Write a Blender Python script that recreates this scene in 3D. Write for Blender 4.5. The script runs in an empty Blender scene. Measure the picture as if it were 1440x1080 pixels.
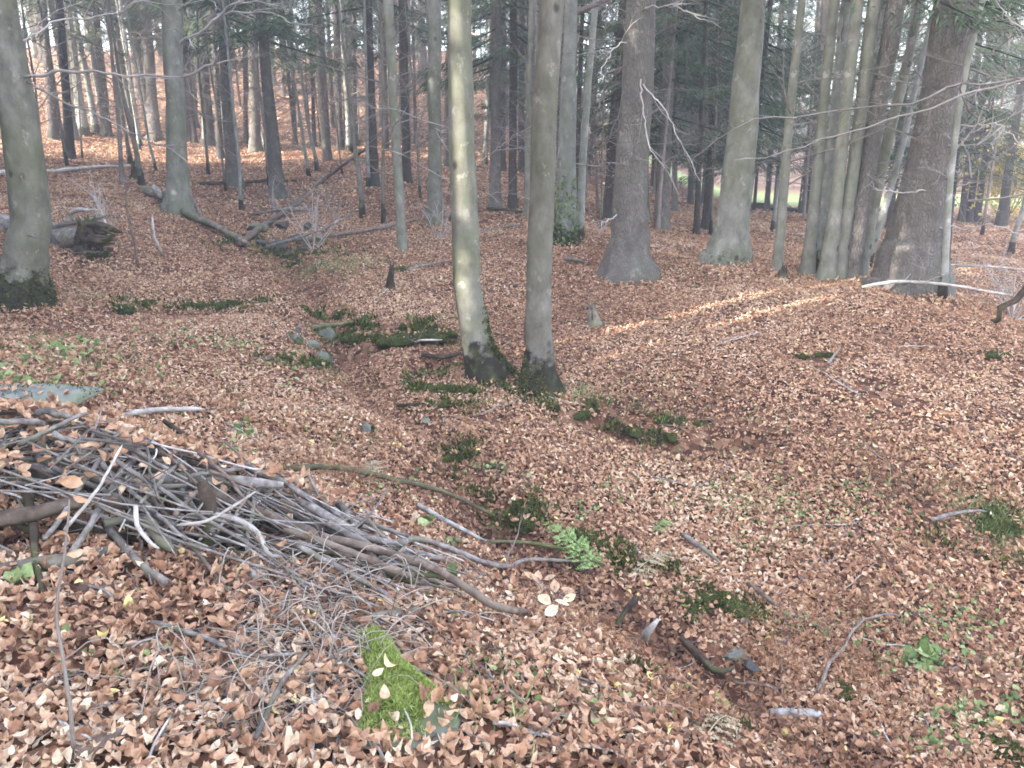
import bpy, math, random
import numpy as np
from mathutils import Vector

random.seed(7)
RG = np.random.default_rng(11)
SC = bpy.context.scene
COL = SC.collection

# ------------------------------------------------------------------ camera
F, CX, CY = 1082.0, 720.0, 540.0          # focal length and centre, in pixels of the 1440 x 1080 photograph
PITCH = math.radians(16.0)
EYE = np.array([0.0, 0.0, 1.6])
cp, sp = math.cos(PITCH), math.sin(PITCH)
cam = bpy.data.objects.new('camera', bpy.data.cameras.new('camera'))
COL.objects.link(cam)
cam.location = EYE
cam.rotation_euler = (math.radians(90) - PITCH, 0, 0)
cam.data.sensor_width = 36
cam.data.lens = 36 * F / 1440
cam.data.clip_start = 0.05
cam.data.clip_end = 600
SC.camera = cam

# ------------------------------------------------------------------ light
SUN_EL = math.radians(25)
SUN_AZ = math.atan2(-0.90, -0.43)          # from +Y, towards the sun (left, a little behind the camera)
SV = np.array([math.sin(SUN_AZ) * math.cos(SUN_EL), math.cos(SUN_AZ) * math.cos(SUN_EL), math.sin(SUN_EL)])
w = bpy.data.worlds.new('World')
SC.world = w
w.use_nodes = True
nt = w.node_tree
bg = nt.nodes['Background']
sky = nt.nodes.new('ShaderNodeTexSky')
sky.sky_type = 'NISHITA'
sky.sun_disc = False
sky.sun_elevation = SUN_EL
sky.sun_rotation = SUN_AZ % (2 * math.pi)
sky.dust_density = 4.0
sky.ozone_density = 0.6
hs = nt.nodes.new('ShaderNodeHueSaturation')     # thin cloud: a paler sky
hs.inputs['Saturation'].default_value = 0.80
nt.links.new(sky.outputs[0], hs.inputs['Color'])
nt.links.new(hs.outputs[0], bg.inputs['Color'])
bg.inputs['Strength'].default_value = 0.15
sun = bpy.data.objects.new('sun', bpy.data.lights.new('sun', 'SUN'))
COL.objects.link(sun)
sun.data.energy = 3.0
sun.data.angle = math.radians(0.5)
sun.data.color = (1.0, 0.94, 0.85)
sun.rotation_euler = Vector(-SV).to_track_quat('-Z', 'Y').to_euler()
SC.view_settings.view_transform = 'Standard'
SC.view_settings.look = 'None'
SC.view_settings.exposure = 3.7
SC.view_settings.gamma = 1.0
SC.render.engine = 'CYCLES'
SC.cycles.use_denoising = True
SC.cycles.max_bounces = 6
SC.cycles.diffuse_bounces = 3
SC.cycles.volume_bounces = 0
SC.cycles.filter_width = 1.7

# ------------------------------------------------------------------ pixel <-> world
def ray(px, py):
    dx, dy = (px - CX) / F, (CY - py) / F
    return np.array([dx, cp + dy * sp, dy * cp - sp])

def at(px, py, Y):                        # the point seen at a pixel, Y metres ahead
    d = ray(px, py)
    return EYE + d * (Y / d[1])

# ------------------------------------------------------------------ terrain: heights through points read off the photograph
CTRL = [(0,1080,1.75),(250,1080,1.8),(520,1080,1.85),(800,1080,2.1),(1100,1080,2.75),(1440,1080,3.25),
 (100,900,2.4),(350,850,2.65),(560,980,2.15),(700,900,2.85),(870,1000,2.5),(560,860,2.9),
 (0,830,2.72),(300,810,2.85),(60,605,4.4),(150,620,4.4),(60,568,5.0),(300,610,5.3),(440,670,4.9),(560,760,4.05),(500,700,4.6),
 (50,500,6.3),(30,425,9.0),(250,520,7.0),(250,430,10.0),(450,430,10.2),(420,560,6.6),(350,470,8.4),
 (480,500,8.6),(600,600,6.35),(700,740,4.9),(780,790,4.5),(900,880,4.0),(1010,950,3.65),(1180,1060,3.2),
 (600,465,9.3),(685,535,7.7),(757,552,7.4),(660,640,5.9),(850,690,5.6),(900,600,6.9),(1000,800,4.9),(1050,680,5.9),
 (1300,1000,3.6),(1440,900,4.3),(1440,740,5.3),(1250,800,4.7),(1440,620,6.3),(1440,520,7.7),(1250,620,6.4),(1200,500,8.0),(1000,500,8.2),
 (885,388,12.0),(1020,373,12.6),(1180,396,11.0),(1280,403,10.6),(1000,430,10.0),(1380,430,10.5),(760,420,11.0),
 (800,345,14.0),(700,298,19.0),(640,350,14.0),(565,352,13.6),(400,345,14.2),(500,400,11.3),(300,350,13.2),
 (120,345,12.0),(0,320,12.0),(0,245,17.5),(240,290,16.0),(390,275,19.5),(330,258,20.5),(527,262,20.5),
 (220,192,30.0),(70,195,27.0),(460,222,27.0),(700,240,27.0),(590,230,27.5),(450,180,37.0),(660,195,37.0),(100,85,46.0),(600,88,52.0),(300,85,50.0),(-200,80,48),
 (100,72,66.0),(600,74,74.0),(350,72,70.0),(800,110,75.0),(850,290,21.0),(930,322,18.0),(985,330,17.5),(850,235,38.0),
 (1110,345,17.0),(1250,350,17.5),(1100,312,27.0),(1380,370,15.5),(1420,420,12.5),(1250,310,28.0),(1420,320,26.0),(960,285,33.0),
 (1100,287,42.0),(1280,292,40.0),(1420,300,37.0),(1150,274,62),(1400,274,62),(1000,262,60.0),(1150,250,85),(1400,250,85)]
XYZ = [tuple(at(*c)) for c in CTRL] + [(-4,-4,.25),(0,-4,.1),(4,-4,-1.0),(-9,2,.5),(-12,8,.9),(6.5,2,-1.7),(9,5,-1.2),(0,.2,0),(-2,.5,.03),(2.2,.8,-.75),(4,1.6,-1.45),
 (-30,-20,3),(30,-20,-3),(0,-30,0),(-40,25,7),(-80,40,12),(-60,110,14),(0,120,13),(45,120,5),(90,120,3),(120,60,1),(90,20,-1.5),(45,20,-1),(30,45,-.6),(60,70,-.8),(-110,110,30),(110,-40,-3),(-110,-40,8),(-100,0,14)]
XYZ = np.array(XYZ, float)
def warp(x, y):
    return np.stack([np.arcsinh(x / 5) * 5, np.arcsinh(y / 7) * 7], -1)
CW = warp(XYZ[:, 0], XYZ[:, 1])
def phi(r2):
    return 0.5 * r2 * np.log(r2 + 1e-9)
n_ = len(CW)
A_ = np.zeros((n_ + 3, n_ + 3))
A_[:n_, :n_] = phi(((CW[:, None] - CW[None]) ** 2).sum(-1)) + np.eye(n_) * 0.25
A_[:n_, n_] = A_[n_, :n_] = 1
A_[:n_, n_ + 1:] = CW
A_[n_ + 1:, :n_] = CW.T
TW = np.linalg.solve(A_, np.concatenate([XYZ[:, 2], np.zeros(3)]))

PERM = RG.random((64, 64))
def vnoise(x, y):
    xi, yi = np.floor(x).astype(int), np.floor(y).astype(int)
    fx, fy = x - xi, y - yi
    fx, fy = fx * fx * (3 - 2 * fx), fy * fy * (3 - 2 * fy)
    g = lambda a, b: PERM[a % 64, b % 64]
    return (g(xi, yi) * (1 - fx) + g(xi + 1, yi) * fx) * (1 - fy) + (g(xi, yi + 1) * (1 - fx) + g(xi + 1, yi + 1) * fx) * fy - 0.5

def base_height(x, y):
    x, y = np.asarray(x, float), np.asarray(y, float)
    sh = x.shape
    P = warp(x.ravel(), y.ravel())
    out = np.empty(len(P))
    for i in range(0, len(P), 20000):
        q = P[i:i + 20000]
        out[i:i + 20000] = phi(((q[:, None] - CW[None]) ** 2).sum(-1)) @ TW[:n_] + TW[n_] + q @ TW[n_ + 1:]
    return out.reshape(sh)

def hit(px, py, fn):
    d = ray(px, py)
    t = np.geomspace(1.0, 170.0, 1200)
    P = EYE + t[:, None] * d
    below = np.nonzero(P[:, 2] < fn(P[:, 0], P[:, 1]))[0]
    if len(below) == 0:
        return at(px, py, 90.0)
    i = max(below[0], 1)
    a, b = t[i - 1], t[i]
    for _ in range(18):
        m = (a + b) / 2
        q = EYE + m * d
        if q[2] < fn(q[0:1], q[1:2])[0]: b = m
        else: a = m
    return EYE + b * d

CUTS = []                                  # (polyline xy, depth, half width) ditches and undercut banks
def cut(pix, depth, half):
    CUTS.append((np.array([hit(x, y, base_height)[:2] for x, y in pix]), depth, half))
cut([(395,350),(430,400),(470,470),(480,505),(540,560),(600,600),(650,660),(695,735),(770,790),(900,880),(1010,950),(1180,1070)], .17, .26)
cut([(215,752),(300,756),(385,770)], .22, .17)
cut([(20,765),(90,752)], .10, .12)
cut([(470,492),(540,486),(600,482),(640,478)], .16, .16)
cut([(780,580),(850,592),(900,608),(950,622),(1060,612)], .17, .13)
cut([(668,738),(712,735)], .12, .09)
cut([(590,662),(640,660)], .09, .09)
cut([(885,868),(930,892)], .10, .12)
cut([(595,512),(650,506)], .12, .10)
cut([(640,575),(700,590)], .06, .12)
cut([(130,438),(200,434),(270,436),(340,438),(420,440),(490,452)], .10, .14)
cut([(1110,505),(1160,505),(1200,500)], .08, .15)
def seg_dist(x, y, pl):
    d = np.full(x.shape, 1e9)
    for a, b in zip(pl[:-1], pl[1:]):
        ab = b - a
        t = np.clip(((x - a[0]) * ab[0] + (y - a[1]) * ab[1]) / (ab @ ab + 1e-9), 0, 1)
        d = np.minimum(d, np.hypot(x - a[0] - t * ab[0], y - a[1] - t * ab[1]))
    return d
def height(x, y):
    x, y = np.asarray(x, float), np.asarray(y, float)
    z = base_height(x, y)
    r = np.clip(np.hypot(x, y) / 30, 0.25, 3)
    z = z + 0.10 * vnoise(x * .9 + 5, y * .9) + 0.05 * vnoise(x * 2.7, y * 2.7 + 9) + 0.25 * r * np.clip(np.hypot(x, y) / 20 - .6, 0, 1) * vnoise(x * .25, y * .25)
    for pl, dep, hw in CUTS:
        z = z - dep * np.exp(-(seg_dist(x, y, pl) / hw) ** 2)
    return z
def hz(x, y):
    return float(height(np.array([x]), np.array([y]))[0])
def G(px, py):
    return hit(px, py, height)
def grounded(px, Y):                       # a ground point at a picture column, Y metres ahead
    x = (px - CX) / F * Y
    for _ in range(3):
        z = hz(x, Y)
        dep = Y * cp - (z - EYE[2]) * sp
        x = (px - CX) / F * dep
    return np.array([x, Y, hz(x, Y)])

# ------------------------------------------------------------------ mesh helpers
class MB:
    def __init__(s):
        s.v, s.t, s.q, s.a, s.n = [], [], [], [], 0
    def add(s, v, tris=None, quads=None, a=None):
        v = np.asarray(v, float).reshape(-1, 3)
        s.v.append(v)
        s.a.append(np.full(len(v), 0.5) if a is None else np.broadcast_to(np.asarray(a, float), (len(v),)))
        if tris is not None and len(tris): s.t.append(np.asarray(tris, int) + s.n)
        if quads is not None and len(quads): s.q.append(np.asarray(quads, int) + s.n)
        s.n += len(v)
    def mesh(s, name, mat, loc=(0, 0, 0), smooth=True):
        me = bpy.data.meshes.new(name)
        v = np.concatenate(s.v) - np.asarray(loc, float)
        t = np.concatenate(s.t) if s.t else np.zeros((0, 3), int)
        q = np.concatenate(s.q) if s.q else np.zeros((0, 4), int)
        me.vertices.add(len(v)); me.vertices.foreach_set('co', v.astype(np.float32).ravel())
        me.loops.add(t.size + q.size)
        me.loops.foreach_set('vertex_index', np.concatenate([t.ravel(), q.ravel()]).astype(np.int32))
        me.polygons.add(len(t) + len(q))
        me.polygons.foreach_set('loop_start', np.concatenate([np.arange(len(t)) * 3, t.size + np.arange(len(q)) * 4]).astype(np.int32))
        me.polygons.foreach_set('use_smooth', np.full(len(t) + len(q), smooth))
        at_ = me.attributes.new('h', 'FLOAT', 'POINT')
        at_.data.foreach_set('value', np.concatenate(s.a).astype(np.float32))
        me.update(calc_edges=True)
        me.materials.append(mat)
        return me
    def obj(s, name, mat, parent=None, loc=None, smooth=True):
        l = np.asarray(loc if loc is not None else (parent.location if parent else (0, 0, 0)), float)
        o = bpy.data.objects.new(name, s.mesh(name, mat, l, smooth))
        COL.objects.link(o)
        if parent: o.parent = parent
        else: o.location = l
        return o

def tag(o, label=None, cat=None, group=None, kind=None):
    if label: o['label'] = label
    if cat: o['category'] = cat
    if group: o['group'] = group
    if kind: o['kind'] = kind
    return o
def emp(name, loc, label, cat, group=None):
    o = bpy.data.objects.new(name, None)
    o.empty_display_size = .2
    COL.objects.link(o)
    o.location = [float(c) for c in loc]
    return tag(o, label, cat, group)
def child(name, me, parent, loc=(0, 0, 0), rz=0, scale=(1, 1, 1)):
    o = bpy.data.objects.new(name, me)
    COL.objects.link(o)
    o.parent = parent
    o.location = loc; o.rotation_euler = (0, 0, rz); o.scale = scale
    return o

def tube(mb, P, R, n=8, a=None, lobe=None, rough=0.0, cap=True, rng=RG):
    P = np.asarray(P, float); R = np.broadcast_to(np.asarray(R, float), (len(P),))
    m = len(P)
    T = np.gradient(P, axis=0)
    T /= np.linalg.norm(T, axis=1)[:, None] + 1e-9
    ref = np.array([1.0, 0, 0]) if abs(T[0][0]) < .8 else np.array([0, 1.0, 0])
    U = np.empty((m, 3)); u = ref
    for i in range(m):
        u = u - T[i] * (u @ T[i]); u = u / (np.linalg.norm(u) + 1e-9); U[i] = u
    W = np.cross(T, U)
    th = np.arange(n) * 2 * math.pi / n
    rr = R[:, None] * np.ones((1, n))
    if lobe is not None: rr = rr * lobe(th)
    if rough: rr = rr * (1 + rough * (rng.random((m, n)) - .5))
    V = P[:, None] + rr[..., None] * (np.cos(th)[None, :, None] * U[:, None] + np.sin(th)[None, :, None] * W[:, None])
    V = V.reshape(-1, 3)
    i = np.arange(m - 1)[:, None] * n; j = np.arange(n)[None]; j2 = (j + 1) % n
    Q = np.stack([i + j, i + j2, i + n + j2, i + n + j], -1).reshape(-1, 4)
    av = 0.5 if a is None else np.repeat(np.broadcast_to(a, (m,)), n)
    if cap:
        V = np.concatenate([V, P[:1], P[-1:]])
        jj = np.arange(n); k = m * n
        tr = np.concatenate([np.stack([np.full(n, k), (jj + 1) % n, jj], -1), np.stack([np.full(n, k + 1), (m - 1) * n + jj, (m - 1) * n + (jj + 1) % n], -1)])
        if a is not None: av = np.concatenate([av, [av[0], av[-1]]])
        mb.add(V, tr, Q, av)
    else:
        mb.add(V, None, Q, av)

def smooth_path(P, n):
    P = np.asarray(P, float)
    d = np.concatenate([[0], np.cumsum(np.linalg.norm(np.diff(P, axis=0), axis=1))])
    s = np.linspace(0, d[-1], n)
    if len(P) > 2:                          # cubic Hermite with finite-difference tangents
        m = np.stack([np.gradient(P[:, k], d) for k in range(3)], -1)
        i = np.clip(np.searchsorted(d, s, 'right') - 1, 0, len(d) - 2)
        h = (d[i + 1] - d[i]); t = ((s - d[i]) / h)[:, None]; h = h[:, None]
        return (2*t**3 - 3*t**2 + 1) * P[i] + (t**3 - 2*t**2 + t) * h * m[i] + (-2*t**3 + 3*t**2) * P[i + 1] + (t**3 - t**2) * h * m[i + 1]
    return np.stack([np.interp(s, d, P[:, k]) for k in range(3)], -1)
def wiggle(P, amp, rng=RG, freq=1.0):
    P = np.array(P, float)
    n = len(P)
    w_ = np.cumsum(rng.normal(size=(n, 3)), 0) * amp
    w_ -= np.linspace(0, 1, n)[:, None] * w_[-1]
    return P + w_

# ------------------------------------------------------------------ materials
def mat(name, rough=0.9, spec=0.2):
    m = bpy.data.materials.new(name)
    m.use_nodes = True
    b = m.node_tree.nodes['Principled BSDF']
    b.inputs['Roughness'].default_value = rough
    b.inputs['Specular IOR Level'].default_value = spec
    return m, m.node_tree, b
def N(t, typ, **kw):
    n = t.nodes.new(typ)
    for k, v in kw.items():
        if k in n.inputs.keys(): n.inputs[k].default_value = v
        else: setattr(n, k, v)
    return n
def ramp(t, src, stops):
    r = t.nodes.new('ShaderNodeValToRGB')
    e = r.color_ramp.elements
    e[0].position, e[0].color = stops[0][0], (*stops[0][1], 1)
    e[1].position, e[1].color = stops[-1][0], (*stops[-1][1], 1)
    for p, c in stops[1:-1]:
        x = e.new(p); x.color = (*c, 1)
    t.links.new(src, r.inputs[0])
    return r.outputs[0]
def coords(t, scale=(1, 1, 1), kind='Object'):
    tc = t.nodes.new('ShaderNodeTexCoord')
    mp = t.nodes.new('ShaderNodeMapping')
    mp.inputs['Scale'].default_value = scale
    t.links.new(tc.outputs[kind], mp.inputs[0])
    return mp.outputs[0]
def noise(t, vec, scale, detail=4, rough=.6):
    n = N(t, 'ShaderNodeTexNoise', Scale=scale, Detail=detail, Roughness=rough)
    t.links.new(vec, n.inputs['Vector'])
    return n.outputs['Fac']
def mix(t, fac, a, b, mode='MIX'):
    m = t.nodes.new('ShaderNodeMix'); m.data_type = 'RGBA'; m.blend_type = mode
    for s, v in ((m.inputs[0], fac), (m.inputs[6], a), (m.inputs[7], b)):
        if hasattr(v, 'is_output'): t.links.new(v, s)
        elif isinstance(v, tuple): s.default_value = (*v, 1)
        else: s.default_value = v
    return m.outputs[2]
def bump(t, b, src, strength, dist):
    n = N(t, 'ShaderNodeBump', Strength=strength, Distance=dist)
    t.links.new(src, n.inputs['Height']); t.links.new(n.outputs[0], b.inputs['Normal'])
def attr(t, nm='h'):
    a = t.nodes.new('ShaderNodeAttribute'); a.attribute_name = nm
    return a.outputs['Fac']
def math_(t, op, a, b=0.0, clamp=False):
    m = t.nodes.new('ShaderNodeMath'); m.operation = op; m.use_clamp = clamp
    for s, v in ((m.inputs[0], a), (m.inputs[1], b)):
        if hasattr(v, 'is_output'): t.links.new(v, s)
        else: s.default_value = v
    return m.outputs[0]

def bark_mat(name, dark, mid, light, algae, hscale, bump_s, moss=0.0, plates=False):
    m, t, b = mat(name, .85, .25)
    v = coords(t, (1, 1, 1))
    vs = coords(t, hscale)
    n1 = noise(t, vs, 3.0, 6, .65)
    c = ramp(t, n1, [(.3, dark), (.5, mid), (.72, light)])
    n2 = noise(t, v, 1.6, 3, .6)
    c = mix(t, ramp(t, n2, [(.42, (0, 0, 0)), (.62, (1, 1, 1))]), c, mix(t, .6, c, algae))
    h = n1
    if plates:
        vo = N(t, 'ShaderNodeTexVoronoi', Scale=9.0); vo.feature = 'DISTANCE_TO_EDGE'
        t.links.new(coords(t, (3.2, 3.2, 1.3)), vo.inputs['Vector'])
        e = ramp(t, vo.outputs['Distance'], [(.0, (0, 0, 0)), (.25, (1, 1, 1))])
        c = mix(t, e, mix(t, .55, c, dark), c)
        h = mix(t, .5, e, n1)
    else:
        vo = N(t, 'ShaderNodeTexVoronoi', Scale=1.4); t.links.new(coords(t, (2.2, 2.2, 1.6)), vo.inputs['Vector'])
        k = ramp(t, vo.outputs['Distance'], [(.05, (1, 1, 1)), (.13, (0, 0, 0))])     # branch scars
        c = mix(t, math_(t, 'MULTIPLY', k, .9), c, tuple(x * .45 for x in dark))
        li = noise(t, coords(t, (2.5, 2.5, 26)), 2.0, 3, .6)                          # fine horizontal creases
        c = mix(t, ramp(t, li, [(.6, (0, 0, 0)), (.75, (.35, .35, .35))]), c, dark)
    lc = noise(t, coords(t, (1, 1, .8)), 7.0, 5, .7)
    c = mix(t, ramp(t, lc, [(.60, (0, 0, 0)), (.66, (.55, .55, .55))]), c, tuple(min(1, x * 1.35) for x in light))     # lichen
    if moss > 0:
        a = attr(t)
        n3 = noise(t, v, 5.0, 4, .6)
        mk = math_(t, 'SUBTRACT', moss, a)
        mk = math_(t, 'ADD', mk, math_(t, 'MULTIPLY', math_(t, 'SUBTRACT', n3, .5), moss * 2.2))
        mk = math_(t, 'MULTIPLY', mk, 5.0 / moss, True)
        n4 = noise(t, v, 11.0, 3, .6)
        c = mix(t, mk, c, ramp(t, n4, [(.42, (.016, .013, .010)), (.58, (.028, .028, .014)), (.74, (.075, .085, .028))]))
    oi = t.nodes.new('ShaderNodeObjectInfo')
    br = math_(t, 'ADD', math_(t, 'MULTIPLY', oi.outputs['Random'], .5), .75)
    c = mix(t, 1.0, c, mix(t, br, (0, 0, 0), (1, 1, 1)), 'MULTIPLY')
    t.links.new(c, b.inputs['Base Color'])
    bump(t, b, h, bump_s, .02)
    return m
M = {}
M['beech'] = bark_mat('beech_bark', (.085, .083, .070), (.172, .170, .145), (.255, .253, .225), (.10, .115, .06), (2.2, 2.2, 1.3), .4)
M['beech_moss'] = bark_mat('mossy_beech_bark', (.070, .066, .056), (.150, .144, .118), (.235, .228, .195), (.11, .12, .065), (2.2, 2.2, 1.3), .4, .42)
M['brown_beech'] = bark_mat('brown_beech_bark', (.062, .057, .050), (.128, .118, .102), (.195, .183, .160), (.075, .08, .045), (2.4, 2.4, 1.3), .45, .40)
M['pale_beech'] = bark_mat('pale_beech_bark', (.11, .11, .105), (.22, .225, .21), (.33, .335, .32), (.13, .15, .10), (2.2, 2.2, 1.5), .35, .35)
M['spruce'] = bark_mat('spruce_bark', (.065, .057, .052), (.130, .115, .105), (.20, .182, .168), (.115, .122, .095), (2.5, 2.5, 1.6), .9, 0, True)
M['dark_spruce'] = bark_mat('dark_spruce_bark', (.028, .022, .021), (.055, .045, .042), (.095, .080, .073), (.046, .048, .035), (2.5, 2.5, 1.6), .9, 0, True)
M['twig'] = bark_mat('twig_bark', (.10, .085, .08), (.19, .165, .155), (.30, .27, .26), (.2, .18, .15), (1, 1, 1), .2)
M['pale_twig'] = bark_mat('pale_twig_bark', (.22, .20, .195), (.36, .33, .325), (.50, .47, .46), (.32, .31, .27), (1, 1, 1), .2)

def wood_mat(name, dark, mid, light, algae, s=6.0):
    m, t, b = mat(name, .9, .2)
    v = coords(t)
    n1 = noise(t, v, s, 6, .7)
    n2 = noise(t, v, s * .35, 3, .6)
    c = ramp(t, n1, [(.3, dark), (.5, mid), (.7, light)])
    c = mix(t, ramp(t, n2, [(.5, (0, 0, 0)), (.64, (.8, .8, .8))]), c, algae)
    oi = t.nodes.new('ShaderNodeObjectInfo')
    br = math_(t, 'ADD', math_(t, 'MULTIPLY', oi.outputs['Random'], .8), .6)
    c = mix(t, 1.0, c, mix(t, br, (0, 0, 0), (1, 1, 1)), 'MULTIPLY')
    t.links.new(c, b.inputs['Base Color'])
    bump(t, b, n1, .6, .01)
    return m
M['stick'] = wood_mat('weathered_stick', (.055, .047, .043), (.17, .148, .138), (.36, .325, .31), (.14, .14, .09), 14)
M['brown_stick'] = wood_mat('brown_stick', (.045, .032, .026), (.14, .103, .083), (.29, .225, .19), (.17, .14, .11), 14)
M['mossy_stick'] = wood_mat('mossy_stick', (.05, .045, .028), (.12, .11, .065), (.22, .21, .13), (.09, .11, .03), 7)
M['pale_stick'] = wood_mat('pale_stick', (.18, .155, .14), (.40, .37, .35), (.62, .60, .58), (.30, .27, .23), 12)
M['birch'] = wood_mat('white_birch', (.03, .025, .02), (.50, .48, .46), (.68, .67, .66), (.20, .17, .14), 14)
M['dead_wood'] = wood_mat('rotten_wood', (.018, .013, .010), (.05, .036, .026), (.13, .10, .075), (.06, .07, .025), 7)
M['log'] = wood_mat('log_bark', (.06, .05, .04), (.17, .15, .12), (.31, .29, .24), (.10, .12, .045), 5)
M['dry_stem'] = wood_mat('dry_stem', (.17, .14, .12), (.33, .28, .24), (.50, .44, .39), (.36, .31, .26), 9)

def leaf_mat(name, stops, rough=.62, spec=.3, trans=.0):
    m, t, b = mat(name, rough, spec)
    c = ramp(t, attr(t), stops)
    v = coords(t)
    c = mix(t, 1.0, c, ramp(t, noise(t, v, 60, 2, .5), [(.3, (.72, .72, .72)), (.7, (1.15, 1.15, 1.15))]), 'MULTIPLY')
    t.links.new(c, b.inputs['Base Color'])
    if trans:
        tr = N(t, 'ShaderNodeBsdfTranslucent'); t.links.new(c, tr.inputs['Color'])
        mx = N(t, 'ShaderNodeMixShader'); mx.inputs[0].default_value = trans
        t.links.new(b.outputs[0], mx.inputs[1]); t.links.new(tr.outputs[0], mx.inputs[2])
        t.links.new(mx.outputs[0], t.nodes['Material Output'].inputs['Surface'])
    return m
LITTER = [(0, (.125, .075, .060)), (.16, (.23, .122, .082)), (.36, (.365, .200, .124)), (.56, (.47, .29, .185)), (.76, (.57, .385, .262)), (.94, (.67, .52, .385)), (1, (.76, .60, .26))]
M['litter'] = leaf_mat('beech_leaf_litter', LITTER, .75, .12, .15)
M['green_leaf'] = leaf_mat('herb_leaf', [(0, (.06, .10, .03)), (.5, (.16, .24, .08)), (1, (.36, .42, .20))], .6, .3, .2)
M['moss'] = leaf_mat('dark_moss', [(0, (.022, .028, .010)), (.5, (.060, .075, .022)), (1, (.17, .18, .06))], .9, .1)
M['bright_moss'] = leaf_mat('bright_moss', [(0, (.13, .17, .040)), (.5, (.26, .33, .085)), (1, (.44, .49, .18))], .9, .1)
M['needles'] = leaf_mat('spruce_needles', [(0, (.018, .030, .017)), (.5, (.040, .066, .034)), (1, (.085, .115, .058))], .7, .2)
M['fern'] = leaf_mat('fern_frond', [(0, (.16, .26, .09)), (1, (.34, .44, .18))], .6, .25, .25)
M['pale_fern'] = leaf_mat('dry_fern_frond', [(0, (.30, .25, .16)), (1, (.54, .47, .33))], .7, .2, .2)
M['bracken'] = leaf_mat('rusty_bracken', [(0, (.15, .07, .04)), (.5, (.28, .14, .075)), (1, (.40, .24, .14))], .8, .1)
M['yellow_leaf'] = leaf_mat('yellow_leaves', [(0, (.45, .34, .05)), (1, (.75, .62, .15))], .7, .2, .3)

def stone_mat(name, dark, mid, light, moss):
    m, t, b = mat(name, .8, .3)
    v = coords(t)
    n1 = noise(t, v, 7, 8, .7)
    c = ramp(t, n1, [(.32, dark), (.5, mid), (.7, light)])
    c = mix(t, ramp(t, noise(t, v, 3.5, 5, .65), [(.48, (0, 0, 0)), (.6, (.85, .85, .85))]), c, moss)
    t.links.new(c, b.inputs['Base Color'])
    bump(t, b, n1, .7, .02)
    return m
M['stone'] = stone_mat('grey_stone', (.06, .064, .057), (.13, .138, .122), (.24, .25, .225), (.085, .105, .04))
M['wet_stone'] = stone_mat('wet_dark_stone', (.022, .022, .024), (.058, .058, .060), (.14, .14, .148), (.04, .045, .022))

M['pale_stone'] = stone_mat('pale_stone', (.10, .105, .10), (.19, .20, .19), (.31, .32, .30), (.12, .15, .07))
# ground: soil under leaf litter, grass on the meadow
m, t, b = mat('forest_floor', .9, .15)
geo = t.nodes.new('ShaderNodeNewGeometry')
pos = geo.outputs['Position']
vo = N(t, 'ShaderNodeTexVoronoi', Scale=15.0); t.links.new(pos, vo.inputs['Vector'])
sx = t.nodes.new('ShaderNodeSeparateColor'); t.links.new(vo.outputs['Color'], sx.inputs[0])
near = ramp(t, sx.outputs[0], [(0, (.05, .03, .022)), (.3, (.15, .075, .05)), (.6, (.28, .15, .095)), (.85, (.40, .25, .165)), (1, (.54, .38, .27))])
big = noise(t, pos, .5, 5, .65)
near = mix(t, 1.0, near, ramp(t, big, [(.3, (.62, .58, .56)), (.65, (1.1, 1.05, 1.0))]), 'MULTIPLY')
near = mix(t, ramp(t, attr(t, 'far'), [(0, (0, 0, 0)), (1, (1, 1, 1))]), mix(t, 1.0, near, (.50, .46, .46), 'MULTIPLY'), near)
soil = mix(t, ramp(t, noise(t, pos, 2.2, 5, .7), [(.60, (0, 0, 0)), (.72, (1, 1, 1))]), near, (.07, .047, .034))
gr = ramp(t, noise(t, pos, 3, 6, .7), [(.3, (.17, .22, .08)), (.7, (.30, .35, .14))])
c = mix(t, attr(t), soil, gr)
t.links.new(c, b.inputs['Base Color'])
bump(t, b, sx.outputs[1], .6, .02)
M['floor'] = m

# ------------------------------------------------------------------ ground
def axis_(lo, hi, n, k):
    u = np.linspace(-1, 1, n)
    return u
U = np.linspace(math.asinh(-125 / 3.0), math.asinh(125 / 3.0), 330)
gx = np.sinh(U) * 3.0
Vv = np.linspace(math.asinh(-45 / 4.0), math.asinh(125 / 4.0), 360)
gy = np.sinh(Vv) * 4.0
XX, YY = np.meshgrid(gx, gy)
ZZ = height(XX, YY)
def meadow_mask(x, y):
    e = y - (37.5 + 2.0 * vnoise(x * .3, y * .3) * 2) - np.clip(9 - x, 0, 50) * 6
    return np.clip(e / 1.5, 0, 1) * np.clip((64 - y) / 6, 0, 1)
mb = MB()
nx, ny = len(gx), len(gy)
ii = (np.arange(ny - 1)[:, None] * nx + np.arange(nx - 1)[None])
mb.add(np.stack([XX, YY, ZZ], -1), None, np.stack([ii, ii + 1, ii + nx + 1, ii + nx], -1).reshape(-1, 4), meadow_mask(XX, YY).ravel())
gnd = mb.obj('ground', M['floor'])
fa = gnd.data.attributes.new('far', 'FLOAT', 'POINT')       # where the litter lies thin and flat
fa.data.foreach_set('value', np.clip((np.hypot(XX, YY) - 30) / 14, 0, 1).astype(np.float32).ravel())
tag(gnd, 'leaf covered forest floor falling into a shallow gully', 'ground', kind='structure')

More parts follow.
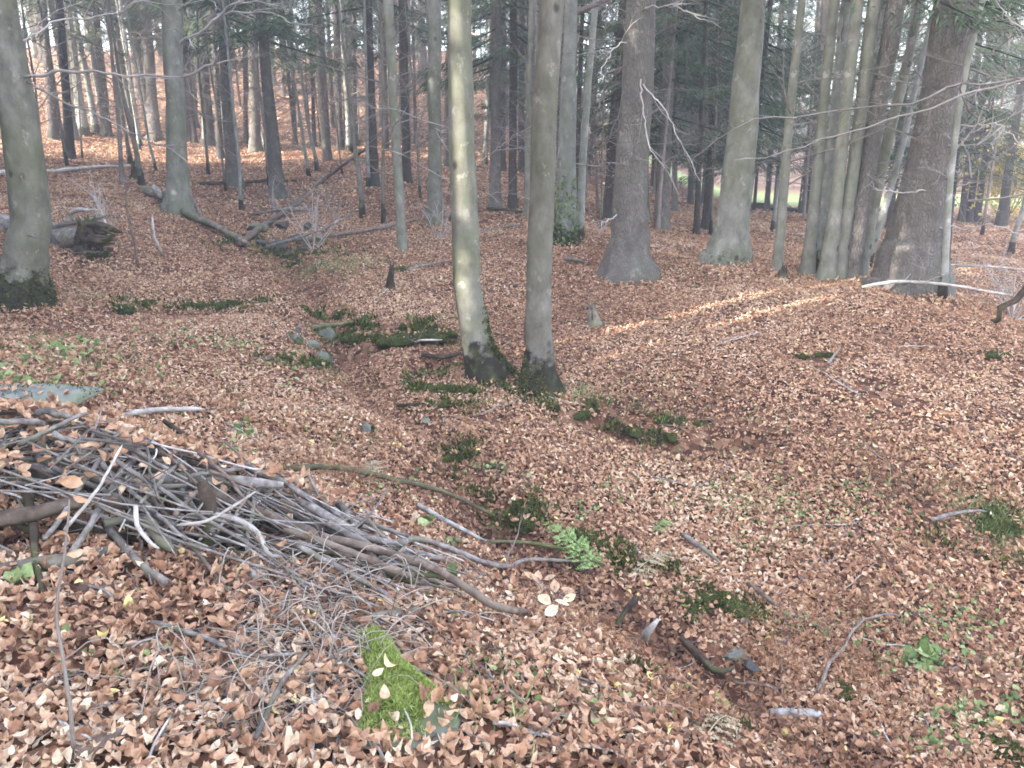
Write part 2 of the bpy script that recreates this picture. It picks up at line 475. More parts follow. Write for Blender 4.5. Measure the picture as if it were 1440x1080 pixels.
# ------------------------------------------------------------------ leaf litter
BARE = []                                  # wet or mossy spots that carry few leaves: x, y, radius
for px, py, rp in [(690,728,45),(620,662,25),(705,835,25),(540,480,45),(600,476,40),(480,498,20),(400,345,45),(350,342,30),(640,640,24),(735,725,30),(990,845,38),
                   (890,885,40),(1030,950,45),(1060,935,30),(1400,735,40),(560,985,62),(580,1005,40),(628,1026,34),(530,930,24),(300,758,66),(340,745,60),(270,770,50),(860,585,40),(920,608,36),(685,520,36),(757,530,30),(240,760,50),(150,720,70),(60,690,60),(610,545,30)]:
    q = G(px, py)
    BARE.append((q[0], q[1], rp / F * np.linalg.norm(q - EYE)))
def sample(n, y0, y1, margin=2.2):
    pts = np.empty((0, 2))
    wmax = .74 * y1 + margin
    while len(pts) < n:
        x = RG.uniform(-wmax, wmax, n * 2); y = RG.uniform(y0, y1, n * 2)
        k = np.abs(x) < .74 * np.maximum(y, 0) + margin
        pts = np.concatenate([pts, np.stack([x, y], -1)[k]])
    return pts[:n]
LEAF8 = np.array([[0, -.5, 0], [-.24, -.22, 0], [.24, -.22, 0], [0, -.16, 0], [-.27, .12, 0], [.27, .12, 0], [0, .16, 0], [0, .5, 0]])
T8 = np.array([[0, 3, 1], [0, 2, 3], [6, 7, 4], [6, 5, 7]]); Q8 = np.array([[1, 3, 6, 4], [3, 2, 5, 6]])
LEAF13 = np.array([[0, -.5, 0], [0, -.26, 0], [0, 0, 0], [0, .24, 0], [0, .5, 0], [-.19, -.30, 0], [-.28, -.06, 0], [-.26, .18, 0], [-.13, .38, 0], [.19, -.30, 0], [.28, -.06, 0], [.26, .18, 0], [.13, .38, 0]])
T13 = np.array([[0, 1, 5], [3, 4, 8], [0, 9, 1], [3, 12, 4]])
Q13 = np.array([[5, 1, 2, 6], [6, 2, 3, 7], [9, 10, 2, 1], [10, 11, 3, 2]])
T13 = np.concatenate([T13, [[7, 3, 8], [11, 12, 3]]])
LEAF6 = np.array([[0, -.5, 0], [-.27, 0, 0], [.27, 0, 0], [0, 0, 0], [0, .5, 0]])
T6 = np.array([[0, 3, 1], [0, 2, 3], [3, 4, 1], [3, 2, 4]])
def leaves(mb, pos, nrm, size, a, L=LEAF13, T=T13, Q=Q13, curl=1.0, rng=RG):
    n = len(pos)
    nrm = nrm / np.linalg.norm(nrm, axis=1)[:, None]
    rv = rng.normal(size=(n, 3))
    u = np.cross(nrm, rv); u /= np.linalg.norm(u, axis=1)[:, None] + 1e-9
    v = np.cross(nrm, u)
    loc = np.repeat(L[None], n, 0) * 1.0
    cu = rng.normal(.9, 1.5, (n, 1)) * curl; be = rng.normal(.4, 1.2, (n, 1)) * curl
    wd = rng.uniform(.62, 1.25, (n, 1))
    loc[..., 0] *= wd
    tw = rng.normal(0, .5, (n, 1)) * curl
    loc[..., 2] = cu * loc[..., 0] ** 2 * 2.2 + be * loc[..., 1] ** 2 + tw * loc[..., 0] * loc[..., 1] * 1.5 + .02 * np.sin(loc[..., 1] * 14 + cu * 5)
    loc *= size[:, None, None]
    V = pos[:, None] + loc[..., 0:1] * u[:, None] + loc[..., 1:2] * v[:, None] + loc[..., 2:3] * nrm[:, None]
    k = len(L)
    off = (np.arange(n) * k)[:, None, None]
    mb.add(V, (T[None] + off).reshape(-1, 3), None if Q is None else (Q[None] + off).reshape(-1, 4), np.repeat(a, k))
def normals(x, y, e=.06):
    return np.stack([-(height(x + e, y) - height(x - e, y)) / (2 * e), -(height(x, y + e) - height(x, y - e)) / (2 * e), np.ones_like(x)], -1)
litter = MB()
for y0, y1, n, smin, smax, tilt, stack, fine in [(-.6, 3.4, 78000, .029, .057, .50, .05, True), (3.4, 6.5, 96000, .029, .052, .46, .035, True), (6.5, 11, 125000, .030, .052, .42, .025, False),
                                                (11, 17, 125000, .038, .062, .38, .02, False), (17, 30, 100000, .065, .10, .34, .02, False), (30, 50, 34000, .14, .2, .3, .02, False)]:
    p = sample(n, y0, y1)
    keep = np.ones(n, bool)
    for bx, by, br in BARE:
        d = np.hypot(p[:, 0] - bx, p[:, 1] - by) / br
        keep &= RG.random(n) < np.clip((d - .55) * 2.0, .45, 1)
    keep &= RG.random(n) > meadow_mask(p[:, 0], p[:, 1])
    keep &= RG.random(n) < np.clip(1.15 + 1.6 * vnoise(p[:, 0] * 1.1 + 30, p[:, 1] * 1.1), .35, 1)
    p = p[keep]; n = len(p)
    x, y = p[:, 0], p[:, 1]
    z = height(x, y) + RG.random(n) ** 1.5 * stack + .004
    nr = normals(x, y); nr /= np.linalg.norm(nr, axis=1)[:, None]
    nr = nr + RG.normal(size=(n, 3)) * tilt * RG.choice([.35, 1.0, 1.6], (n, 1), p=[.4, .45, .15])
    nr[:, 2] = np.abs(nr[:, 2]) + .05
    patch = vnoise(x * .7, y * .7) * .35 + vnoise(x * 2.5 + 7, y * 2.5) * .25
    a = np.clip(RG.normal(.50, .25, n) + patch, 0, .94)
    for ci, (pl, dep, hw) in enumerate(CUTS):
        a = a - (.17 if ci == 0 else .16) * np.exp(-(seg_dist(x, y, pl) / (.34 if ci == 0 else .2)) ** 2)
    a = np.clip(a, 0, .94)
    ye = RG.random(n) < .006
    a[ye] = 1.0
    s = RG.uniform(smin, smax, n) * RG.choice([.7, 1.0, 1.25], n, p=[.25, .6, .15])
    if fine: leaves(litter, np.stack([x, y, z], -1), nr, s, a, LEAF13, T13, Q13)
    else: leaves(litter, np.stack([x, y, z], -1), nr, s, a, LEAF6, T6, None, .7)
tag(litter.obj('leaf_litter', M['litter'], smooth=False), 'carpet of fallen brown beech leaves', 'leaves', kind='stuff')

# ------------------------------------------------------------------ trees
def blades(mb, pos, dirs, L, W, a, rng=RG, fold=.0):
    n = len(pos)
    d = dirs / (np.linalg.norm(dirs, axis=1)[:, None] + 1e-9)
    r = rng.normal(size=(n, 3))
    s = np.cross(d, r); s /= np.linalg.norm(s, axis=1)[:, None] + 1e-9
    L = np.broadcast_to(L, (n,))[:, None]; W = np.broadcast_to(W, (n,))[:, None]
    V = np.stack([pos, pos + d * L * .45 + s * W * .5, pos + d * L, pos + d * L * .45 - s * W * .5], 1)
    o = (np.arange(n) * 4)[:, None]
    mb.add(V, None, o + np.arange(4)[None], np.repeat(np.broadcast_to(a, (n,)), 4))

def spruce_crown(h0, h1, rmax, nb, per, seed, bl=.24, bw=.020, dead=0):
    """drooping boughs set round the stem, every bough a spray of needle twigs"""
    r = np.random.default_rng(seed)
    mb = MB()
    pos, dr, aa = [], [], []
    for i in range(nb):
        f = (i + r.random()) / nb
        h = h0 + (h1 - h0) * f
        L = rmax * (1 - f) ** .75 * r.uniform(.55, 1.1) + .25
        th = r.uniform(0, 2 * math.pi)
        o = np.array([math.cos(th), math.sin(th), 0])
        s = np.array([-o[1], o[0], 0])
        k = int(per * (.4 + L / rmax))
        tpar = r.random(k) ** .7
        lat = r.normal(size=k) * .22 * L * (1.05 - tpar)
        base = np.array([0, 0, h])
        droop = r.uniform(.15, .42)
        c = base + o * (tpar * L)[:, None] + np.array([0, 0, 1.0]) * (-(tpar * L) * droop + .12 * L * tpar ** 2)[:, None]
        p = c + s * lat[:, None] + np.array([0, 0, -1.0]) * (np.abs(lat) * .45 + r.random(k) * .18)[:, None]
        d = o * r.uniform(.3, 1, (k, 1)) + s * (np.sign(lat) * r.uniform(.2, 1.0, k))[:, None] + np.array([0, 0, -1.0]) * r.uniform(.1, 1.0, (k, 1))
        pos.append(p); dr.append(d); aa.append(np.clip(r.normal(.45, .22, k) + .2 * tpar, 0, 1))
        tt = np.linspace(0, 1, 4)[:, None]
        tube(mb, base + o * tt * L * .9 + np.array([0, 0, 1.0]) * (-tt * L * .9 * droop), np.linspace(.025, .006, 4), 3, a=0.0, cap=False)
    pos, dr, aa = np.concatenate(pos), np.concatenate(dr), np.concatenate(aa)
    n = len(pos)
    blades(mb, pos, dr, r.uniform(.6, 1.2, n) * bl, r.uniform(.7, 1.2, n) * bw, aa, r)
    return mb

def limb(mb, p, d, L, r0, depth, rng, up=.12, kids=(3, 6), n=3, seg=4):
    d = d / np.linalg.norm(d)
    P = [p]
    for i in range(seg):
        d = d + rng.normal(size=3) * .16 + np.array([0, 0, up])
        d /= np.linalg.norm(d)
        P.append(P[-1] + d * L / seg)
    P = np.array(P)
    tube(mb, P, np.linspace(r0, r0 * .35, len(P)), n if depth < 2 else max(n, 5), cap=False, rng=rng)
    if depth > 0:
        for _ in range(rng.integers(*kids)):
            t = rng.uniform(.2, .98)
            i = min(int(t * seg), seg - 1)
            q = P[i] + (P[i + 1] - P[i]) * (t * seg - i)
            dd = (P[i + 1] - P[i]) / (L / seg) + rng.normal(size=3) * np.array([.75, .75, .4])
            limb(mb, q, dd, L * rng.uniform(.35, .62) * (1.1 - .4 * t), r0 * .5 * (1.1 - .6 * t), depth - 1, rng, up, kids, n, seg)

def bare_crown(h0, h1, nl, Lmax, r0, seed, depth=3, up=.10):
    r = np.random.default_rng(seed)
    mb = MB()
    for i in range(nl):
        f = (i + r.random()) / nl
        th = r.uniform(0, 2 * math.pi)
        limb(mb, np.array([0, 0, h0 + (h1 - h0) * f]), np.array([math.cos(th), math.sin(th), r.uniform(.1, .7)]), Lmax * (1.05 - .65 * f) * r.uniform(.6, 1.1), r0 * (1.1 - .7 * f), depth, r, up)
    return mb
CROWN = {
 'spruce': [spruce_crown(3.3, 15, 2.1, 64, 170, 100 + i).mesh('crown', M['needles'], smooth=False) for i in range(3)],
 'low_spruce': [spruce_crown(2.0, 13, 2.3, 64, 180, 110 + i).mesh('crown', M['needles'], smooth=False) for i in range(2)],
 'thin_spruce': [spruce_crown(3.4, 15, 1.8, 40, 120, 120 + i).mesh('crown', M['needles'], smooth=False) for i in range(3)],
 'dead': [bare_crown(1.5, 9, 40, 1.3, .010, 130 + i, 1, -.05).mesh('dead_twigs', M['twig']) for i in range(3)],
 'beech': [bare_crown(3.8, 12, 15, 3.0, .045, 140 + i, 3).mesh('crown', M['twig']) for i in range(3)],
 'young': [bare_crown(1.3, 6.0, 16, 1.6, .014, 150 + i, 2, .03).mesh('crown', M['twig']) for i in range(4)],
}

def trunk(parent, pix, wid, material, base=None, top=13.0, flare=.9, lobes=5, fh=.30, seed=0, sides=16, name='trunk'):
    """pix: picture points from the foot upwards, wid: widths there, in picture pixels"""
    r = np.random.default_rng(seed + 500)
    base = np.array(parent.location)
    Y = base[1]
    pts = [base]
    dist = np.linalg.norm(base - EYE)
    R = [wid[0] / F * dist / 2]
    for (px, py), wv in zip(pix[1:], wid[1:]):
        q = at(px, py, Y)
        pts.append(q)
        d = ray(px, py); R.append(wv / F * (Y / d[1]) / 2)
    d = pts[-1] - pts[-2]; d /= np.linalg.norm(d)
    if pts[-1][2] < base[2] + top:
        k = 4
        for i in range(k):
            d = d * .9 + np.array([0, 0, .1]); d /= np.linalg.norm(d)
            pts.append(pts[-1] + d * (top - (pts[len(pix) - 1][2] - base[2])) / k)
            R.append(max(R[len(pix) - 1] * (1 - .62 * (i + 1) / k), .012))
    pts, R = np.array(pts), np.array(R)
    # resample
    dd = np.concatenate([[0], np.cumsum(np.linalg.norm(np.diff(pts, axis=0), axis=1))])
    n = 26
    s = np.concatenate([np.linspace(0, .9, 9), np.linspace(1.05, dd[-1], n)])
    SP = smooth_path(pts, 160)
    sd = np.linspace(0, dd[-1], 160)
    P = np.stack([np.interp(s, sd, SP[:, k]) for k in range(3)], -1)
    rad = np.interp(s, dd, R)
    P = np.concatenate([P[:1] - np.array([0, 0, .25]), P]); s = np.concatenate([[-.25], s]); rad = np.concatenate([rad[:1], rad])
    P[2:-1] += r.normal(size=(len(P) - 3, 3)) * rad[2:-1, None] * np.array([.05, .05, 0])
    ph = r.uniform(0, 6.28, 3)
    def lobe(th):
        e = np.exp(-np.clip(s, 0, None) / fh)[:, None]
        l = 1 + .30 * np.cos(lobes * th + ph[0]) + .2 * np.cos((lobes + 2) * th + ph[1])
        return 1 + flare * e * l + .05 * np.cos(2 * th + ph[2] + s[:, None]) + .03 * np.cos(3 * th + s[:, None] * 1.7)
    mb = MB()
    tube(mb, P, rad, sides, a=np.clip(s, 0, 20), lobe=lobe, rough=.05, rng=r)
    return mb.obj(name, material, parent), P, rad, s

def pixel_branch(parent, pix, Y0, Y1, w0, w1, material, seed=0, name='branch', twigs=8, tl=.5, start=None, up=.05):
    r = np.random.default_rng(seed + 900)
    Ys = np.linspace(Y0, Y1, len(pix))
    P = [at(x, y, yy) for (x, y), yy in zip(pix, Ys)]
    if start is not None: P = [np.asarray(start)] + P
    P = smooth_path(P, 26)
    dist = np.linalg.norm(P[0] - EYE)
    P = wiggle(P, .013, r)
    R = np.linspace(w0, w1, 26) / F * dist / 2 * .52 * (1 + .10 * r.normal(size=26))
    mb = MB()
    tube(mb, P, R, 6, rough=.12, rng=r)
    for i in range(twigs):
        k = r.integers(3, 25)
        d = P[k] - P[k - 1]; d /= np.linalg.norm(d)
        limb(mb, P[k], d + r.normal(size=3) * np.array([.5, .9, .5]), tl * r.uniform(.4, 1.2), max(R[k], .003) * .6, 2 if i % 2 else 1, r, up)
    return mb.obj(name, material, parent)

def small_leaves(parent, P, n, spread, seed, m='litter', size=.06, lo=.5, hi=.95):
    r = np.random.default_rng(seed)
    mb = MB()
    q = P[r.integers(0, len(P), n)] + r.normal(size=(n, 3)) * spread
    leaves(mb, q, r.normal(size=(n, 3)), r.uniform(.7, 1.2, n) * size, r.uniform(lo, hi, n), rng=r)
    return mb.obj('dry_leaves', M[m], parent, smooth=False)

TREES = [
 # name, bark, pixels (foot first), widths, crown kind, label, category
 ('beech_tree','beech_moss',[(24,425),(36,378),(43,325),(41,270),(31,200),(16,120),(4,50),(-4,0)],[66,56,50,49,47,45,44,43],'beech','thick curved grey beech in front of the rotting log at the left edge','beech tree',9),
 ('beech_tree','beech',[(251,300),(250,230),(247,150),(243,70),(241,0)],[30,28,27,27,27],'beech','straight grey beech behind the long fallen log, forked limb on its right','beech tree',14),
 ('beech_tree','beech_moss',[(688,530),(672,485),(661,430),(655,330),(650,240),(647,120),(646,0)],[46,40,37,37,37,36,34],'beech','sunlit beech with a bright left flank and mossy foot, left of the central pair','beech tree',9),
 ('beech_tree','brown_beech',[(757,548),(757,490),(758,400),(764,250),(769,120),(776,0)],[44,37,34,35,35,36],'beech','brownish beech with a dark mossy foot, right of the central pair','beech tree',9),
 ('spruce_tree','spruce',[(883,388),(885,345),(889,250),(896,110),(901,0)],[60,52,45,43,41],'spruce','big grey brown spruce with wide root flare right of the central pair','spruce tree',12),
 ('beech_tree','pale_beech',[(795,345),(797,260),(799,150),(803,0)],[27,26,23,18],'beech','pale silver beech with ivy at its foot close behind the brownish beech','beech tree',14),
 ('beech_tree','pale_beech',[(815,338),(819,240),(827,120),(838,0)],[11,11,10,9],'young','thin grey beech stem leaning right beside the pale ivy clad beech','beech tree',14),
 ('beech_tree','beech',[(1020,373),(1030,310),(1043,200),(1053,70),(1059,0)],[50,42,40,37,34],'beech','stout greenish beech with mossy buttress roots on the right mound','beech tree',12),
 ('spruce_tree','spruce',[(1276,404),(1290,310),(1314,190),(1332,80),(1343,0)],[80,67,57,58,58],'spruce','massive dark spruce leaning right, the thickest trunk on the right','spruce tree',11),
 ('beech_tree','beech',[(1134,391),(1148,260),(1160,130),(1173,0)],[17,16,15,15],'beech','leftmost stem of the beech clump beside the massive dark spruce','beech tree',11),
 ('beech_tree','pale_beech',[(1152,385),(1164,250),(1178,120),(1191,0)],[15,14,14,13],'young','grey stem squeezed behind the two front stems of the beech clump','beech tree',12),
 ('beech_tree','beech',[(1161,397),(1178,270),(1192,130),(1206,0)],[22,18,17,17],'beech','stout front stem in the middle of the beech clump','beech tree',11),
 ('beech_tree','beech',[(1176,395),(1197,260),(1215,120),(1230,0)],[20,18,18,18],'beech','greenish stem just right of the stout middle stem of the beech clump','beech tree',11),
 ('spruce_tree','spruce',[(1194,394),(1222,230),(1240,120),(1260,0)],[24,24,25,26],'spruce','brown barked spruce leaning among the green beech clump stems','spruce tree',12),
 ('beech_tree','beech',[(1207,393),(1243,220),(1268,120),(1296,0)],[18,15,13,11],'young','most slanted stem at the right of the beech clump','beech tree',11),
 ('beech_tree','pale_beech',[(1218,378),(1262,230),(1295,90),(1318,0)],[9,9,8,7],'young','thin pale stem slanting right between beech clump and massive spruce','beech tree',12),
 ('beech_tree','beech',[(1092,384),(1103,260),(1115,120),(1128,0)],[13,12,12,11],'young','slender lone stem between the mossy rooted beech and the beech clump','beech tree',12),
 ('spruce_tree','spruce',[(930,324),(934,220),(939,100),(944,0)],[22,18,17,17],'low_spruce','grey spruce just right of the root flared spruce, standing behind it','spruce tree',17),
 ('spruce_tree','dark_spruce',[(993,324),(1000,220),(1006,100),(1014,0)],[13,12,12,11],'spruce','slim dark spruce left of the mossy rooted beech','spruce tree',17),
 ('spruce_tree','dark_spruce',[(979,332),(983,240),(988,120),(993,0)],[8,7,7,6],'thin_spruce','thinnest spruce pole left of the mossy rooted beech','spruce tree',17),
 ('spruce_tree','dark_spruce',[(857,308),(862,200),(870,90),(877,0)],[17,15,14,13],'low_spruce','dark spruce leaning right in the gap left of the root flared spruce','spruce tree',19),
 ('spruce_tree','dark_spruce',[(810,296),(813,200),(816,90),(820,0)],[8,7,7,6],'thin_spruce','thin dark pole hidden close behind the thin grey beech stem','spruce tree',20),
 ('beech_tree','beech',[(566,354),(560,250),(553,130),(546,0)],[13,13,14,15],'young','slender grey stem on the near bank left of the sunlit beech','beech tree',13),
 ('beech_tree','beech',[(611,315),(611,200),(611,100),(610,0)],[20,19,19,19],'beech','smooth greenish grey beech just left of the sunlit beech','beech tree',16),
 ('beech_sapling','brown_beech',[(510,308),(507,260),(500,215),(490,130)],[8,7,6,4],'young','crooked brown sapling beyond the leaning dead snag','sapling',16),
 ('spruce_tree','dark_spruce',[(572,256),(570,170),(568,90),(567,0)],[13,12,12,12],'thin_spruce','dark spruce behind the slender grey stem left of the sunlit beech','spruce tree',21),
 ('spruce_tree','dark_spruce',[(527,263),(524,180),(520,90),(517,0)],[13,12,11,11],'thin_spruce','dark spruce rising just right of the leaning snag tip','spruce tree',20),
 ('spruce_tree','spruce',[(696,294),(697,200),(697,100),(698,0)],[17,15,15,14],'spruce','purplish spruce in the gap between the central beech pair, left of two','spruce tree',19),
 ('spruce_tree','dark_spruce',[(721,293),(721,200),(722,100),(722,0)],[13,11,11,10],'thin_spruce','dark spruce in the gap between the central beech pair, right of two','spruce tree',19),
 ('beech_tree','beech',[(741,305),(743,220),(745,100),(748,0)],[10,10,9,8],'young','thin greenish stem touching the left edge of the brownish beech','beech tree',18),
 ('spruce_tree','dark_spruce',[(707,240),(707,160),(708,80),(708,0)],[8,8,7,7],'spruce','far slim spruce seen between the two gap spruces of the central pair','spruce tree',27),
 ('spruce_tree','dark_spruce',[(733,243),(733,160),(734,80),(735,0)],[9,8,8,7],'low_spruce','far dark spruce close left of the brownish beech','spruce tree',27),
 ('spruce_tree','spruce',[(390,278),(383,190),(374,100),(366,0)],[20,17,16,15],'spruce','bark flecked spruce leaning left, nearest of those on the middle left slope','spruce tree',19),
 ('spruce_tree','spruce',[(330,262),(323,170),(316,80),(311,0)],[20,17,16,14],'spruce','brown spruce with swollen foot beside the dark fallen branch, left slope','spruce tree',20),
 ('spruce_tree','dark_spruce',[(310,223),(306,150),(302,70),(298,0)],[9,9,8,8],'thin_spruce','thin dark spruce close left of the swollen footed spruce','spruce tree',25),
 ('spruce_tree','dark_spruce',[(293,205),(289,130),(285,60),(283,0)],[16,14,13,12],'spruce','stout dark spruce on the slope right of the forked limb beech','spruce tree',28),
 ('spruce_tree','dark_spruce',[(267,198),(264,130),(262,60),(259,0)],[11,10,10,9],'thin_spruce','dark spruce partly hidden by the right edge of the forked limb beech','spruce tree',29),
 ('spruce_tree','spruce',[(359,213),(358,140),(356,70),(355,0)],[16,14,14,13],'spruce','straight dark spruce behind the left leaning flecked spruce','spruce tree',26),
 ('spruce_tree','dark_spruce',[(346,202),(345,130),(344,60),(343,0)],[6,6,5,5],'thin_spruce','thin pole just left of the straight dark spruce on the slope','spruce tree',28),
 ('spruce_tree','spruce',[(218,196),(213,130),(208,60),(204,0)],[16,15,14,13],'spruce','dark spruce with forest gap either side, left of the forked limb beech','spruce tree',30),
 ('spruce_tree','dark_spruce',[(98,224),(94,150),(88,70),(83,0)],[13,12,11,10],'thin_spruce','dark spruce on the left slope right of the curved grey beech, lowest foot','spruce tree',23),
 ('spruce_tree','dark_spruce',[(76,194),(71,130),(65,60),(60,0)],[12,11,10,9],'thin_spruce','dark spruce farther back, just right of the curved grey beech','spruce tree',27),
 ('beech_tree','pale_beech',[(118,190),(110,130),(101,60),(94,0)],[13,12,11,10],'beech','pale grey trunk among dark spruces on the far left slope','beech tree',28),
 ('spruce_tree','dark_spruce',[(107,186),(103,120),(99,60),(95,0)],[9,8,8,7],'thin_spruce','dark pole beside the pale grey trunk on the far left slope','spruce tree',29),
 ('spruce_tree','dark_spruce',[(150,190),(145,130),(139,60),(133,0)],[12,11,10,9],'spruce','dark spruce between the two crossing near branches on the left slope','spruce tree',29),
 ('beech_sapling','brown_beech',[(200,262),(192,215),(180,165),(168,110),(160,50)],[8,7,6,5,3],'young','dark sapling bent left below the long pale branch','sapling',17),
 ('beech_sapling','brown_beech',[(184,232),(177,190),(168,140),(158,80)],[6,5,5,3],'young','finer sapling just left of the dark bent sapling','sapling',20),
 ('spruce_tree','spruce',[(460,226),(456,150),(451,70),(447,0)],[13,12,12,12],'spruce','spruce trunk above the tip of the leaning snag, left side','spruce tree',26),
 ('spruce_tree','dark_spruce',[(479,210),(476,140),(474,70),(471,0)],[10,9,9,9],'thin_spruce','dark spruce second right of the spruce above the snag','spruce tree',29),
 ('spruce_tree','dark_spruce',[(488,202),(486,140),(485,70),(483,0)],[8,7,7,7],'low_spruce','slim spruce with low green boughs above the leaning snag tip','spruce tree',30),
 ('spruce_tree','dark_spruce',[(499,206),(498,140),(497,70),(496,0)],[9,8,8,8],'thin_spruce','dark spruce between the snag tip and the right hand dark spruce','spruce tree',29),
 ('spruce_tree','dark_spruce',[(415,203),(413,130),(410,60),(408,0)],[6,5,5,5],'thin_spruce','thin straight pole left of the spruce above the snag','spruce tree',30),
 ('spruce_tree','dark_spruce',[(442,207),(440,130),(438,60),(436,0)],[6,5,5,5],'thin_spruce','second thin straight pole, nearer the spruce above the snag','spruce tree',29),
 ('spruce_tree','dark_spruce',[(542,212),(541,140),(540,70),(540,0)],[8,8,7,7],'thin_spruce','far dark pole left of the slender grey stem on the near bank','spruce tree',30),
 ('spruce_tree','dark_spruce',[(1134,300),(1141,200),(1148,100),(1154,0)],[15,13,12,11],'spruce','dark spruce behind the left edge of the beech clump, by the meadow','spruce tree',32),
 ('spruce_tree','dark_spruce',[(1078,296),(1085,200),(1093,100),(1100,0)],[7,7,6,6],'thin_spruce','left of two slim spruces standing before the bright meadow','spruce tree',33),
 ('spruce_tree','dark_spruce',[(1090,296),(1098,200),(1106,100),(1113,0)],[7,7,6,6],'thin_spruce','right of two slim spruces standing before the bright meadow','spruce tree',33),
 ('spruce_tree','dark_spruce',[(1326,372),(1337,270),(1349,150),(1362,0)],[13,12,12,11],'low_spruce','dark spruce half hidden behind the right side of the massive spruce','spruce tree',15),
 ('spruce_tree','dark_spruce',[(1352,312),(1362,220),(1372,110),(1383,0)],[8,8,7,7],'low_spruce','left of three dark trunks against the meadow at right','spruce tree',27),
 ('spruce_tree','dark_spruce',[(1362,312),(1373,220),(1385,110),(1398,0)],[9,8,8,7],'low_spruce','middle of three dark trunks against the meadow at right','spruce tree',27),
 ('spruce_tree','dark_spruce',[(1373,312),(1385,220),(1398,110),(1412,0)],[8,8,7,7],'spruce','right of three dark trunks against the meadow at right','spruce tree',27),
 ('spruce_tree','dark_spruce',[(1407,318),(1420,230),(1433,140),(1452,0)],[11,11,10,10],'low_spruce','dark spruce before the yellow bush near the right edge','spruce tree',26),
 ('beech_tree','pale_beech',[(1325,398),(1336,260),(1352,130),(1382,0)],[10,9,9,8],'young','thin pale beech stem crossing the right side of the massive spruce','beech tree',10),
]
ROOT = {}
for i, (nm, bark, pix, wid, crown, label, cat, Yw) in enumerate(TREES):
    g = G(*pix[0])
    if abs(g[1] - Yw) / Yw > .25:          # a grazing ray: keep the depth that suits the trunk
        g = grounded(pix[0][0], Yw)
    root = emp(nm, g, label, cat)
    big_ = wid[0] > 25
    trk, P, R, S = trunk(root, pix, wid, M[bark], top=11 + (i * 37 % 10) * .45, flare=(.30 if nm == 'spruce_tree' and wid[0] > 70 else .55 if bark in ('spruce',) and big_ else .65 if i in (2, 3) else .42 if big_ else .35), lobes=5 + i % 2, fh=.16 if i in (2, 3) else .32 if big_ else .2, seed=i, sides=20 if big_ else 10)
    ROOT[i] = (root, P, R, S)
    top = P[-1] - g
    mid = P[np.argmin(np.abs(S - 6))] - g
    rz = (i * 2.399) % 6.28
    sc = .9 + .25 * ((i * 53) % 10) / 10
    me = CROWN[crown][i % len(CROWN[crown])]
    child(me.name.split('.')[0], me, root, (mid[0], mid[1], 2.2 if i in (4, 8) else 0), rz, (sc, sc, sc * (1.0 if crown != 'young' else .9)))
    if cat == 'spruce tree':
        md = CROWN['dead'][i % 3]
        child('dead_twigs', md, root, (mid[0] * .5, mid[1] * .5, -.3), rz + 1, (1, 1, 1))

r0, P0, R0, S0 = ROOT[0]
pixel_branch(r0, [(33,108),(85,105),(148,103),(207,105),(252,104),(281,94),(304,83),(297,74)], P0[0][1], P0[0][1] - .8, 7, 4, M['pale_twig'], 1, twigs=6, tl=.5)
pixel_branch(r0, [(35,115),(67,128),(104,148),(148,165),(185,181),(215,198),(252,217),(276,236)], P0[0][1], P0[0][1] - .6, 5.5, 2.5, M['twig'], 2, twigs=9, tl=.7)
pixel_branch(r0, [(10,60),(70,30),(150,20),(210,0)], P0[0][1], P0[0][1] + .6, 4, 2, M['pale_twig'], 3, twigs=12, tl=.9)
pixel_branch(r0, [(40,330),(90,350),(150,352)], P0[0][1] - .2, P0[0][1] - 1.2, 2.5, 1, M['twig'], 4, twigs=5, tl=.4)
r1, P1, R1, S1 = ROOT[1]
pixel_branch(r1, [(250,62),(281,48),(304,24),(333,5),(355,-8)], P1[0][1], P1[0][1] - 1, 7, 4, M['pale_twig'], 5, twigs=4, tl=.8)
pixel_branch(r1, [(304,22),(340,17),(370,17),(389,18),(407,28),(440,34)], P1[0][1] - .4, P1[0][1] - 1.2, 5, 2, M['pale_twig'], 6, twigs=5, tl=.8)
pixel_branch(r1, [(246,20),(258,5),(275,-3),(296,2),(310,14)], P1[0][1], P1[0][1] - .5, 4, 2, M['pale_twig'], 7, twigs=2, tl=.5)
for k, pix in enumerate([[(640,180),(600,168),(560,150),(520,152)],[(640,262),(600,238),(560,215),(520,205)],[(655,240),(690,215),(720,185),(752,170)],[(655,292),(680,278),(710,275),(745,280)]]):
    rr, PP, _, _ = ROOT[23]
    pixel_branch(rr, pix, PP[0][1] - 3.0, PP[0][1] - 3.8, 2.2, 1, M['pale_twig'], 20 + k, twigs=9, tl=.7, start=PP[12] if k < 2 else None)
# broken dead branches on the two big spruces
for idx, px_list in ((4, [[(905,120),(935,150),(960,200),(985,255)],[(900,112),(910,160),(916,205),(935,245),(955,275)],[(903,12),(930,5),(950,3),(985,22),(1015,40)],[(880,60),(862,72),(848,110)],[(868,300),(850,312),(842,330)]]),
                     (8, [[(1330,205),(1362,190),(1385,165)],[(1330,250),(1342,205),(1385,168)],[(1300,270),(1260,272),(1230,262),(1226,255)],[(1350,60),(1390,40),(1440,20)],[(1350,180),(1400,185),(1440,205)],[(1320,320),(1370,322),(1440,330)]])):
    rr, PP, _, _ = ROOT[idx]
    for k, pix in enumerate(px_list):
        pixel_branch(rr, pix, PP[0][1] - .25, PP[0][1] - 1.0, 4, 1.6, M['pale_twig'], 40 + idx * 10 + k, twigs=5, tl=.5, name='dead_branch')

